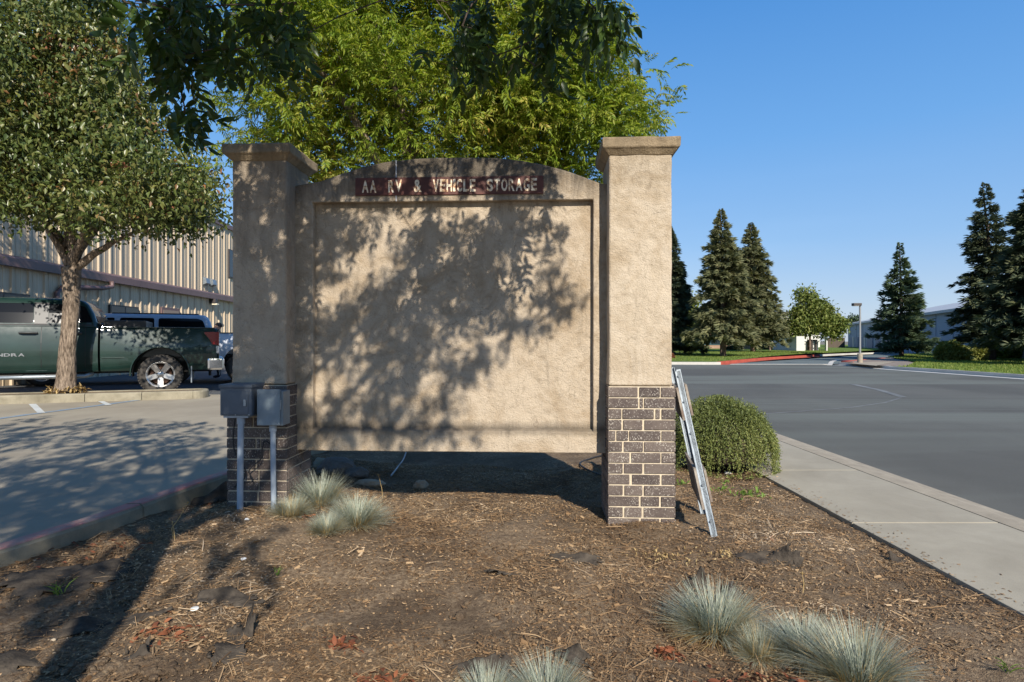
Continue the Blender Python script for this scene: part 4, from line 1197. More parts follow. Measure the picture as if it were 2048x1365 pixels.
# silver blue station wagon parked beyond the pickup
def wagon(name, label, loc, heading, paint):
    root = thing(name, label, 'suv', loc, heading)
    def half(zt, w=1.0, low=.38): return [(.75*w, low), (.90*w, low + .04), (.95*w, low + .2), (.965*w, .75), (.96*w, .95), (.94*w, zt - .06), (.90*w, zt)]
    st = [(-1.0, half(1.10, .90)), (-.92, half(1.22, .97)), (-.5, half(1.28)), (1.0, half(1.28)), (2.4, half(1.27)), (3.0, half(1.22)), (3.6, half(1.12, .96)), (3.85, half(.95, .86))]
    b = body_loft(st, 'body', paint, root); cut_wheel_arches(b, [(0, .40), (2.95, .40)], .43)
    secs = [(1.26, -.93, 2.75, .92), (1.38, -.92, 2.62, .905), (1.70, -.84, 2.12, .835), (1.81, -.78, 1.90, .79), (1.87, -.70, 1.74, .73), (1.90, -.50, 1.50, .60), (1.91, -.2, 1.2, .35)]
    def rring(z, xa, xb, w):
        r = min(.13, w*.4); pts = []
        for cxx, cyy, a0 in ((xb-r, w-r, 0), (xa+r, w-r, 90), (xa+r, -w+r, 180), (xb-r, -w+r, 270)):
            for t in np.linspace(a0, a0+90, 5): pts.append((cxx + r*math.cos(R(t)), cyy + r*math.sin(R(t)), z))
        return pts
    g = MB(); g.loft([rring(*s) for s in secs]); g = g.build('roof', paint, root); g.data.set_sharp_from_angle(angle=R(60))
    yf = lambda z: float(np.interp(z, [s[0] for s in secs], [s[3] for s in secs]))
    for s in (1, -1):
        side_panel(root, 'window', rpoly([(-.76, 1.36), (.42, 1.36), (.42, 1.775), (-.52, 1.775), (-.66, 1.72)], .06), yf, M['glass_car'], .004, s)
        side_panel(root, 'window', rpoly([(.52, 1.36), (1.35, 1.36), (1.30, 1.775), (.52, 1.775)], .05), yf, M['glass_car'], .004, s)
        side_panel(root, 'window', rpoly([(1.45, 1.36), (2.35, 1.36), (1.80, 1.76), (1.42, 1.775)], .05), yf, M['glass_car'], .004, s)
        MB().tube([(-.55, s*.66, 1.90), (1.5, s*.66, 1.90)], .016, 6).build('roof_rail', M['black_trim'], root)
        for x0 in (0, 2.95): wheel(root, x0, s*.82, .37, .23, s)
        MB().box((-1.0, s*.84 - .08, .95), (-.86, s*.84 + .08, 1.24), bev=.03).build('tail_lamp', M['tail_red'], root)
        MB().box((3.62, s*.66 - .14, .78), (3.84, s*.66 + .14, .94), bev=.04).build('headlight', M['lens_clear'], root)
    MB().add([(2.60, -.80, 1.34), (2.60, .80, 1.34), (1.93, .70, 1.755), (1.93, -.70, 1.755)], [(0, 1, 2, 3)]).build('windscreen', M['glass_car'], root)
    MB().box((-.95, -.6, .35), (3.6, .6, .7)).build('chassis', M['underbody'], root)
    MB().box((-1.08, -.86, .42), (-.93, .86, .68), bev=.04).build('rear_bumper', paint, root)
    return root
YW2 = R(26.5)
wagon('suv', 'silver blue suv showing only its roof and windows over the green pickup bed', veh_loc(352, 16.4, YW2, .95), R(180) + YW2, M['blue_paint_car'])
t2_ = truck('pickup_truck', 'white pickup with black bed rail, half hidden by the left pillar', veh_loc(474, 15.6, R(8)), R(180) + R(20), M['white_paint'], rail=1.36, loaded=False, black_rail=True)
t2_.rotation_euler.z = R(26.5); p = veh_loc(487, 16.4, R(26.5)); t2_.location = p

# person standing behind the white pickup: only the head shows above the rail
def person(name, label, loc, rz):
    root = thing(name, label, 'person', loc, rz)
    J = {'pelvis': (0, 0, .92), 'waist': (0, .01, 1.05), 'chest': (0, .01, 1.25), 'neckb': (0, .0, 1.42), 'neck': (0, -.01, 1.49), 'head': (0, -.02, 1.57),
         'shL': (.17, 0, 1.38), 'elL': (.23, .02, 1.12), 'wrL': (.22, -.10, .90), 'haL': (.21, -.14, .83), 'shR': (-.17, 0, 1.38), 'elR': (-.23, .02, 1.12), 'wrR': (-.22, -.10, .90), 'haR': (-.21, -.14, .83),
         'hipL': (.09, 0, .88), 'knL': (.10, -.02, .48), 'anL': (.10, .02, .09), 'toL': (.11, -.14, .04), 'hipR': (-.09, 0, .88), 'knR': (-.10, -.02, .48), 'anR': (-.10, .02, .09), 'toR': (-.11, -.14, .04)}
    rad = {'pelvis': .13, 'waist': .12, 'chest': .15, 'neckb': .07, 'neck': .05, 'head': .05, 'sh': .06, 'el': .042, 'wr': .03, 'ha': .035, 'hip': .09, 'kn': .06, 'an': .042, 'to': .035}
    E = [('pelvis', 'waist'), ('waist', 'chest'), ('chest', 'neckb'), ('neckb', 'neck'), ('neck', 'head')]
    for s in 'LR': E += [('chest', 'sh'+s), ('sh'+s, 'el'+s), ('el'+s, 'wr'+s), ('wr'+s, 'ha'+s), ('pelvis', 'hip'+s), ('hip'+s, 'kn'+s), ('kn'+s, 'an'+s), ('an'+s, 'to'+s)]
    keys = list(J); me = bpy.data.meshes.new('body'); me.from_pydata([J[k] for k in keys], [(keys.index(a), keys.index(b)) for a, b in E], [])
    o = link(bpy.data.objects.new('body', me), root)
    m = o.modifiers.new('s', 'SKIN'); 
    for k, v in zip(keys, me.skin_vertices[0].data if me.skin_vertices else []): pass
    bm = bmesh.new(); bm.from_mesh(me); lay = bm.verts.layers.skin.verify(); bm.verts.ensure_lookup_table()
    for i, k in enumerate(keys):
        r = rad.get(k, rad.get(k[:-1], .05)); bm.verts[i][lay].radius = (r, r*.8 if k in ('chest', 'waist') else r); bm.verts[i][lay].use_root = (k == 'pelvis')
    bm.to_mesh(me); bm.free()
    o.modifiers.new('u', 'SUBSURF').levels = 1
    o.modifiers['u'].render_levels = 2
    me.materials.append(simple('dark_shirt', (0.03, 0.035, 0.05), .9))
    skin = simple('skin', (0.50, 0.29, 0.19), .6); hair = simple('dark_hair', (0.02, 0.015, 0.012), .6, bmp=.8, bscale=60, bdist=.02)
    def blob(name, c, r, mat, nz=0, n=3):
        bm = bmesh.new(); bmesh.ops.create_icosphere(bm, subdivisions=n, radius=1)
        for v in bm.verts:
            q = v.co.copy()
            if nz: v.co *= 1 + nz*mnoise.noise(q*3)
            v.co = Vector((c[0] + v.co.x*r[0], c[1] + v.co.y*r[1], c[2] + v.co.z*r[2]))
            if name == 'head':
                if q.y < -.5 and abs(q.x) < .22 and -.35 < q.z < .15: v.co.y -= .022
                if q.z < -.3: v.co.x *= .85
        me = bpy.data.meshes.new(name); bm.to_mesh(me); bm.free()
        for p in me.polygons: p.use_smooth = True
        me.materials.append(mat)
        return link(bpy.data.objects.new(name, me), root)
    blob('head', (0, -.02, 1.60), (.075, .095, .115), skin)
    blob('hair', (0, .012, 1.645), (.088, .100, .085), hair, .35)
    for s in (1, -1):
        blob('ear', (s*.077, -.01, 1.60), (.012, .02, .03), skin, 0, 2)
        blob('eye', (s*.03, -.108, 1.615), (.013, .008, .008), M['black_trim'], 0, 2)
    blob('mouth', (0, -.105, 1.545), (.025, .01, .006), simple('lips', (.35, .12, .1), .6), 0, 2)
    return root
pp = W(437, 655, 18.6)
person('person', 'person with short dark hair, only the head showing over the white pickup', (pp.x, pp.y, -.01), R(-55))

# ------------------------------------------------------------------ buildings beyond the street
M['wall_tan'] = simple('tan_wall', (0.42, 0.37, 0.29), 0.8, var=0.2, vscale=.6)
M['wall_pale'] = simple('pale_wall', (0.62, 0.60, 0.55), 0.8, var=0.12, vscale=.5)
M['wall_brick'] = simple('tan_brick_base', (0.36, 0.23, 0.16), 0.85, var=0.25, vscale=3)
M['wall_blue'] = simple('blue_grey_wall', (0.30, 0.345, 0.41), 0.8, var=0.08, vscale=.3)
M['roof_grey'] = simple('pale_grey_roof', (0.42, 0.43, 0.44), 0.6, var=0.15, vscale=.4)
M['glass_far'] = simple('far_window_glass', (0.02, 0.03, 0.035), 0.15)
M['teal'] = simple('teal_frame', (0.03, 0.10, 0.12), 0.6)
def far_z(py, Y): return EYE - (py - 682.5)/F*Y
b = thing('office_building', 'low tan building with a band of dark windows behind the pair of conifers', 'building', (20, 63, 0.3))
Yb = 63
xl, xr = W(1180, 0, Yb).x - 20, W(1592, 0, Yb).x - 20
zt = far_z(655, Yb) - .3
MB().box((xl, 0.0, -.6), (xr, 14, zt)).build('wall', M['wall_tan'], b)
MB().box((xl, -.5, zt), (xr + .4, 14.2, zt + .35)).build('roof_slab', M['roof_grey'], b)
MB().box((xl, -.09, -.6), (xr, -.003, far_z(691, Yb) - .3)).build('brick_plinth', M['wall_brick'], b)
w0 = far_z(690, Yb) - .3; w1 = far_z(674, Yb) - .3
x = xl + 1.0
while x < xr - 2.4:
    f = MB().box((x, -.10, w0), (x + 2.3, -.004, w1)).build('window', M['teal'], b)
    MB().box((x + .07, -.108, w0 + .05), (x + 1.11, -.101, w1 - .05)).build('pane', M['glass_far'], f)
    MB().box((x + 1.19, -.108, w0 + .05), (x + 2.23, -.101, w1 - .05)).build('pane', M['glass_far'], f)
    x += 2.62
Yc = 78
b = thing('office_block', 'pale taller block with dark roof line seen between the conifers and the leafy tree', 'building', (36, Yc, .3))
xa, xb_ = W(1490, 0, Yc).x - 36, W(1640, 0, Yc).x - 36
MB().box((xa, 0, -.5), (xb_, 12, far_z(630, Yc) - .3)).build('wall', M['wall_pale'], b)
MB().box((xa - .3, -.3, far_z(630, Yc) - .3), (xb_ + .3, 12.3, far_z(624, Yc) - .3)).build('roof_slab', M['frame_dark'], b)
for k in range(4):
    x = xa + 1.2 + k*2.3
    f = MB().box((x, -.06, far_z(652, Yc) - .3), (x + 1.7, -.004, far_z(642, Yc) - .3)).build('window', M['teal'], b)
    MB().box((x + .08, -.07, far_z(652, Yc) - .22), (x + 1.62, -.061, far_z(642, Yc) - .38)).build('pane', M['glass_far'], f)
# white enclosure walls with gate posts
Ye = 55
b = thing('trash_enclosure', 'white walled enclosure under the leafy tree beside the entrance road', 'enclosure', (W(1620, 0, Ye).x, Ye, .28))
def ex(px, Y=Ye): return W(px, 0, Y).x - b.location.x
ze = far_z(673, Ye) - .28
MB().box((ex(1593), 0, -.3), (ex(1609), .3, ze)).build('end_wall', M['wall_pale'], b)
MB().box((ex(1593), .301, -.3), (ex(1593) + .3, 5.0, ze)).build('side_wall', M['wall_pale'], b)
MB().box((ex(1609), 1.4, -.3), (ex(1652), 1.65, ze - .45)).build('back_wall_panel', M['wall_pale'], b)
for px in (1608, 1630, 1638, 1646):
    MB().box((ex(px) - .06, 1.2, -.3), (ex(px) + .06, 1.39, ze - .3)).build('post', M['frame_dark'] if px > 1610 else M['gutter'], b)
MB().box((ex(1655), .2, -.3), (ex(1657.5), .5, ze)).build('gate_post', M['wall_pale'], b)
MB().box((ex(1645), 1.8, -.3), (ex(1655), 1.9, ze - .3)).build('gate', M['frame_dark'], b)
# brown gate wall next to the blue-grey hall
Yg = 74
g = thing('dark_fence', 'dark brown slatted fence between the leafy tree and the blue grey hall', 'fence', (W(1672, 0, Yg).x, Yg, .3))
for k in range(14):
    px = 1655 + k*2.5
    MB().box((W(px, 0, Yg).x - g.location.x + .01, 0, -.4), (W(px + 2.5, 0, Yg).x - g.location.x - .01, .08 + .02*(k % 2), far_z(676, Yg) - .3)).build('slat', simple('dark_slat', (.10, .075, .055), .8) if k == 0 else bpy.data.materials['dark_slat'], g)
# large blue-grey hall
hall = thing('warehouse_hall', 'large blue grey hall with a pale sloping roof behind the lone conifer', 'building', (47.6, 85, .3), math.atan2(40 - 85, 31.5 - 47.6))
# local x runs toward us along the shaded facade, local y to the right of the picture's far side
Lh = math.hypot(31.5 - 47.6, 40 - 85) + 14
ht = 3.05
MB().box((0, 0, -.9), (Lh, .4, ht)).build('wall', M['wall_blue'], hall)
MB().box((0, .401, -.9), (Lh - .01, 30, ht - .01)).build('wall_core', M['wall_blue'], hall)
MB().box((-.1, -.30, ht), (Lh + .2, .45, ht + .22)).build('eave', M['roof_grey'], hall)
MB().prism([(-.25, ht + .225), (.45, ht + .225), (30, ht + .225), (30, ht + 1.6), (11, ht + 2.6)], 'x', -.1, Lh + .15).build('roof', M['roof_grey'], hall)
MB().tube([(33, 5, ht + .8), (33, 5, ht + 2.1)], .14, 8).build('roof_vent', M['wall_pale'], hall)
for k in range(int(Lh/4.0)):
    MB().box((1.9 + k*4, -.03, -.8), (2.0 + k*4, -.002, ht - .02)).build('joint_strip', M['glass_far'] if False else simple('joint_grey', (.22, .25, .30), .8) if k == 0 else bpy.data.materials['joint_grey'], hall)
M['door_blue'] = simple('blue_door', (0.03, 0.09, 0.20), .5)
for k, (a, w_) in enumerate([(1.5, 2.0), (5.6, 1.6), (9.3, 1.3), (12.4, 3.2), (17.0, 2.6), (21.5, 2.6)]):
    MB().box((a, -.08, -.4), (a + w_, -.004, 1.35)).build('door', M['door_blue'], hall)
    if k % 2 == 0: MB().box((a + w_ + .2, -.10, -.4), (a + w_ + .9, -.004, 1.45)).build('pier', M['wall_pale'], hall)

# lamp on the median
lp = G(1720, 729.5, 0.0)
lamp = thing('street_lamp', 'grey parking lot lamp post standing on the red kerbed median', 'street lamp', (lp.x, lp.y, .09))
zt = far_z(608, lp.y) - .09
MB().tube([(0, 0, 0), (0, 0, .45)], .12, 12).build('post_base', M['gutter'], lamp)
MB().tube([(0, 0, .45), (0, 0, zt + .03)], [.05, .045], 8).build('pole', simple('grey_pole', (.23, .235, .24), .5), lamp)
MB().box((-.36, -.12, zt - .10), (.03, .12, zt + .03), bev=.02).build('lamp_head', M['frame_dark'], lamp)
MB().box((-.33, -.10, zt - .115), (-.08, .10, zt - .101)).build('lens', M['lens_clear'], lamp)
# ------------------------------------------------------------------ trees
def curve_pts(a, b, sag=0.0, n=7, wob=0.06, up=0.0):
    a = np.array(a, float); b = np.array(b, float); L = np.linalg.norm(b-a)
    mid = (a+b)/2 + np.array([0, 0, up*L]) + rng.normal(0, wob*L, 3)
    t = np.linspace(0, 1, n)[:, None]
    P = a*(1-t)**2 + mid*2*t*(1-t) + b*t*t
    P[1:-1] += rng.normal(0, wob*L*0.18, (n-2, 3))
    P[:, 2] -= (np.linspace(0, 1, n)**2)*sag*L
    return P
def trunk_mesh(pts, rads, n=18, seed=0, rough=0.09, flare=1.35):
    """furrowed trunk"""
    pts = [Vector(p) for p in pts]; mb = MB(); rings = []
    # resample
    P = []; Rr = []
    for i in range(len(pts)-1):
        k = max(2, int((pts[i+1]-pts[i]).length/0.07))
        for j in range(k):
            t = j/k; P.append(pts[i].lerp(pts[i+1], t)); Rr.append(rads[i]*(1-t) + rads[i+1]*t)
    P.append(pts[-1]); Rr.append(rads[-1])
    for i, (p, r) in enumerate(zip(P, Rr)):
        h = (p - P[0]).length
        fl = 1 + (flare-1)*math.exp(-h/0.13)
        ring = []
        for k in range(n):
            a = 2*math.pi*k/n
            q = Vector((math.cos(a)*3.2, math.sin(a)*3.2, p.z*1.6 + seed))
            rr = r*fl*(1 + rough*mnoise.noise(q*2.1) + rough*0.7*mnoise.noise(q*5))
            ring.append((p.x + rr*math.cos(a), p.y + rr*math.sin(a), p.z))
        rings.append(ring)
    return mb.loft(rings)
# leaf templates -----------------------------------------------------
def leaflet_template(w=0.36, droop=0.25, seg=1):
    """single leaf of length 1 along +y, two triangles folded at the midrib (or four when seg is 2)"""
    if seg == 1:
        T = np.array([(0, 0, 0), (-w/2, .45, .06), (0, 1, -droop), (w/2, .45, .06)], float)
        return T, np.array([(0, 3, 2), (0, 2, 1)])
    T = np.array([(0, 0, 0), (-w*.42, .28, .06), (-w*.40, .62, -.01), (0, 1.0, -droop), (w*.40, .62, -.01), (w*.42, .28, .06), (0, .28, 0), (0, .62, -.07)], float)
    return T, np.array([(0, 6, 1), (0, 5, 6), (1, 6, 7), (1, 7, 2), (6, 5, 4), (6, 4, 7), (2, 7, 3), (7, 4, 3)])
def compound(npair=5, length=1.0, lw=0.30, ll=0.42, droop=0.5, seg=1, curl=0.1, gap=0.0):
    """pinnate leaf along +y, hanging; triangles"""
    T1, F1 = leaflet_template(lw, 0.22, seg); parts = []
    def at(t): return np.array([curl*math.sin(t*2.2), t*(1 - .12*droop*t), -droop*0.55*t*t])
    for i in range(npair):
        t = 0.24 + 0.72*i/(npair-0.0)
        for s in (-1, 1):
            a = R(68 - 22*i/npair)*s + rng.normal(0, .10)
            c = at(t)
            L = ll*(1 - 0.22*abs(i/npair - .4)) * rng.uniform(.85, 1.1)
            dirv = np.array([math.sin(a), math.cos(a), -0.35*droop - .2 + rng.normal(0, .12)])
            Rm = frames(dirv[None], np.array([rng.normal(0, .5)]))[0]
            parts.append(((T1*L) @ Rm.T + c, F1))
    c = at(.97); parts.append(((T1*ll*1.05) @ frames(np.array([[curl, .7, -droop*.8 - .1]]))[0].T + c, F1))
    # rachis: narrow three sided rod as thin triangles
    ts = np.linspace(0, .97, 5); ws = .008
    V = []; 
    for t in ts: c = at(t); V += [c + (ws, 0, 0), c + (-ws, 0, 0), c + (0, 0, -ws*1.3)]
    Fr = []
    for i in range(4):
        for k in range(3):
            a, b = i*3+k, i*3+(k+1) % 3
            Fr += [(a, b, b+3), (a, b+3, a+3)]
    parts.append((np.array(V), np.array(Fr)))
    V, Fc = cat(parts)
    return V*length, Fc
def rand_dirs(n, down=0.0):
    d = rng.normal(0, 1, (n, 3)); d /= np.linalg.norm(d, axis=1, keepdims=True); d[:, 2] -= down
    return d / np.linalg.norm(d, axis=1, keepdims=True)
def blob_points(blobs, n, shell=0.5):
    """points in a union of ellipsoids (cx,cy,cz,rx,ry,rz), denser toward their skins"""
    w = np.array([b[3]*b[4]*b[5] for b in blobs])**0.75; w /= w.sum()
    k = rng.choice(len(blobs), n, p=w); B = np.array(blobs)[k]
    d = rng.normal(0, 1, (n, 3)); d /= np.linalg.norm(d, axis=1, keepdims=True)
    r = rng.uniform(0, 1, n)**(1/3*(1-shell) + 0.14*shell)
    return B[:, :3] + d*r[:, None]*B[:, 3:]
def limbs_for(fork, centres, rad, mb, depth_pts=8, up=0.12, per=1, sec=None):
    """limbs from the fork to chosen crown centres, then thinner boughs from the limbs to the rest"""
    centres = np.array(centres); prim = centres[:per]; rest = centres[per:]
    nodes = []
    for c in prim:
        P = curve_pts(fork, c, 0, depth_pts, .05, up)
        rr = list(np.linspace(rad, rad*.18, len(P)))
        mb.tube([Vector(p) for p in P], rr, 9, cap=False)
        for p, r in zip(P[1:], rr[1:]): nodes.append((p, r))
    for c in rest:
        N = np.array([n[0] for n in nodes]); d = np.linalg.norm(N - c, axis=1) + 0.6*np.maximum(0, N[:, 2] - c[2] + .1)
        j = int(np.argmin(d + rng.uniform(0, .15, len(d))))
        a, r0 = nodes[j]
        P = curve_pts(a, c, 0, 5, .07, .05)
        r1 = min(r0*.6, rad*.3)
        rr = list(np.linspace(r1, max(.004, r1*.25), len(P)))
        mb.tube([Vector(p) for p in P], rr, 5, cap=False)
        for p, r in zip(P[1:], rr[1:]): nodes.append((p, r))
    return nodes

# --- yellow-green tree behind the sign ------------------------------
def pistache():
    base = Vector((-0.75, 8.1, -0.02))
    t = thing('pistache_tree', 'yellow green broad tree with feathery leaves rising behind the sign panel', 'tree', base)
    blobs = [(-1.2, 8.0, 5.3, 2.2, 1.9, 1.9), (-2.6, 8.0, 4.6, 1.2, 1.4, 1.2), (0.3, 8.1, 4.3, 1.35, 1.5, 1.05), (-0.2, 8.0, 5.4, 1.3, 1.5, 1.4), (-1.3, 8.0, 3.9, 2.1, 1.5, 0.9), (-2.0, 8.2, 6.0, 1.3, 1.3, 1.4), (-3.0, 8.1, 3.9, .75, .9, .6), (-0.9, 8.2, 6.6, 1.3, 1.3, 1.3), (.95, 7.9, 3.75, .8, 1.0, .6), (.6, 7.9, 4.4, .9, 1.0, .8), (1.05, 7.9, 4.15, .65, .8, .5), (.55, 8.0, 4.9, .7, .9, .6)]
    cent = blob_points(blobs, 1000, .72)
    # feathering sprays that break the outline on the right
    ext = np.array([W(px, py, 8 + rng.uniform(-.5, .5)) for px, py in [(1180, 110), (1215, 90), (1190, 160), (1250, 150), (1270, 175), (1278, 200), (1235, 190), (1205, 210), (1250, 235), (1270, 260), (1262, 285), (1240, 250), (1160, 130), (1120, 60), (1060, 35), (460, 190), (445, 220), (500, 150), (480, 330), (450, 300), (520, 340), (560, 345), (620, 340), (660, 320), (1150, 330), (1180, 320), (1190, 345), (1100, 300), (880, 300), (950, 300)]])
    cent = np.concatenate([cent, ext])
    mb = trunk_mesh([(-.75, 8.1, -.05), (-.78, 8.1, .9), (-.72, 8.1, 1.9)], [.14, .12, .125], 16, 3)
    fork = (-.72, 8.1, 1.85)
    order = rng.permutation(len(cent)); cent = cent[order]
    limbs_for(fork, cent[:150], .085, mb, per=8)
    mb2 = MB(); mb2.v = [tuple(Vector(v) - base) for v in mb.v]; mb2.f = mb.f; mb2.smooth = mb.smooth
    mb2.build('trunk', M['bark'], t, fixn=False)
    temps = [compound(int(rng.integers(5, 8)), 1.0, .27, .33, d, 1, c) for d, c in ((.4, .1), (.7, -.12), (.9, .15), (.55, -.05), (1.1, .1))]
    per = 17
    P = np.repeat(cent, per, 0) + rng.normal(0, 1, (len(cent)*per, 3))*np.array([.22, .22, .18])
    D = rand_dirs(len(P), .0); D[:, 2] = D[:, 2]*.5 - .02; D[:, 1] -= .25
    S = rng.uniform(.16, .27, len(P)); roll = rng.normal(0, .5, len(P))
    # the leaves that face us nearest are separate parts
    vis = [i for i in np.argsort(P[:, 1]) if 430 < 1024 + P[i, 0]/P[i, 1]*F < 1310 and 5 < 682.5 - (P[i, 2]-EYE)/P[i, 1]*F < 350][:300]
    vis = np.array(vis); mask = np.ones(len(P), bool); mask[vis] = False
    Rm = frames(D, roll); tid = rng.integers(0, len(temps), len(P)); parts = []
    for k, (T, TF) in enumerate(temps):
        s = mask & (tid == k)
        parts.append(scatter(T, TF, P[s] - np.array(base), Rm[s], S[s]))
    V, Fc = cat(parts)
    o = np_mesh('crown', V, Fc, M['pist'], t); tag(o, kind='stuff')
    tm = [np_mesh('leaf', T, TF, M['pist'], make=False) for T, TF in temps]
    for i in vis:
        l = bpy.data.objects.new('leaf', tm[tid[i]])
        m = Matrix([list(Rm[i][r]) for r in range(3)]).to_4x4()
        l.matrix_local = Matrix.Translation(Vector(P[i]) - base) @ m @ Matrix.Scale(S[i], 4)
        link(l, t)
pistache()

# --- pear tree on the island ----------------------------------------
def pear():
    Y = 11.62
    b = W(131, 780, Y); base = Vector((b.x, Y, .14))
    t = thing('pear_tree', 'round crowned tree with small dark and russet leaves growing in the parking island', 'tree', base)
    def at(px, py, dy=0.0): p = W(px, py, Y + dy); return np.array(p)
    mb = trunk_mesh([Vector(at(131, 783)), Vector(at(135, 700)), Vector(at(143, 610)), Vector(at(143, 535))], [.155, .140, .138, .16], 26, 1, .13, 1.35)
    fork = at(143, 540)
    def blob(px, py, rx, rz, dy=0.0, ry=None):
        c = at(px, py, dy); s = Y/F
        return (c[0], c[1], c[2], rx*s, (ry or rx)*s, rz*s)
    blobs = [blob(60, 90, 200, 170), blob(250, 300, 150, 120), blob(330, 400, 110, 70), blob(110, 250, 190, 160), blob(-60, 330, 150, 100), blob(40, 370, 150, 70), blob(230, 400, 120, 70), blob(180, 150, 110, 120), blob(-100, 160, 150, 180), blob(395, 340, 55, 60), blob(120, -90, 140, 120), blob(150, 330, 160, 110, -1.0), blob(60, 200, 160, 150, -1.2), blob(415, 420, 35, 40, -.5), blob(235, 405, 100, 45, -1.9), blob(330, 410, 75, 50, -1.6), blob(290, 330, 90, 70, -1.7)]
    cent = blob_points(blobs, 900, .7)
    keep = []
    for c in cent:
        px = 1024 + c[0]/c[1]*F; py = 682.5 - (c[2]-EYE)/c[1]*F
        lim = np.interp(py, [-300, 0, 100, 200, 300, 400, 470, 500], [140, 215, 265, 305, 385, 430, 395, 340])
        low = np.interp(px, [-100, 0, 60, 120, 200, 300, 400, 460], [430, 410, 440, 455, 450, 455, 465, 430])
        keep.append(px < lim and py < low)
    cent = cent[np.array(keep)]
    prim = np.array([at(75, 420, -.4), at(95, 300, .3), at(150, 330, .5), at(165, 250, -.3), at(215, 440, .2), at(290, 462, -.2), at(260, 330, .2), at(120, 100), at(185, 400, -.7), at(30, 330, .4)])
    nodes = limbs_for(fork, np.concatenate([prim, cent[:170]]), .088, mb, per=len(prim), up=.04)
    m2 = MB(); m2.v = [tuple(Vector(v) - base) for v in mb.v]; m2.f = mb.f; m2.smooth = mb.smooth
    m2.build('trunk', M['bark'], t, fixn=False)
    T, TF = leaflet_template(.55, .35, 1)
    per = 120
    P = np.repeat(cent, per, 0) + rng.normal(0, 1, (len(cent)*per, 3))*np.array([.23, .23, .20])
    px = 1024 + P[:, 0]/P[:, 1]*F; py = 682.5 - (P[:, 2]-EYE)/P[:, 1]*F
    hole = np.array([mnoise.noise(Vector((p[0]*1.5, p[1]*1.5, p[2]*1.5 + 7))) for p in cent])
    P = P[(np.repeat(hole, per) > -.30) & (px > -260) & (py > -260)]
    D = rand_dirs(len(P), .45); V, Fc = scatter(T, TF, P - np.array(base), frames(D, rng.uniform(-1.2, 1.2, len(P))), rng.uniform(.065, .125, len(P)))
    tag(np_mesh('crown', V, Fc, M['pear'], t), kind='stuff')
    # dry seed clusters
    c2 = cent[rng.choice(len(cent), 46, replace=False)] + rng.normal(0, .25, (46, 3)); c2[:, 1] -= .4
    P = np.repeat(c2, 26, 0) + rng.normal(0, .055, (46*26, 3))
    V, Fc = scatter(T, TF, P - np.array(base), frames(rand_dirs(len(P)), None), rng.uniform(.03, .07, len(P)))
    tag(np_mesh('seed_clusters', V, Fc, M['berry'], t), kind='stuff')
    # small dry growth at its foot
    n = 260; a = rng.uniform(0, 6.28, n); r = rng.uniform(.12, .36, n)
    P = np.stack([np.cos(a)*r, np.sin(a)*r*.8, rng.uniform(0, .10, n)], 1)
    V, Fc = scatter(T*np.array([.5, 1, 1]), TF, P, frames(rand_dirs(n, -.5)), rng.uniform(.05, .13, n))
    tag(np_mesh('dry_growth', V, Fc, M['straw'], t), kind='stuff')
pear()

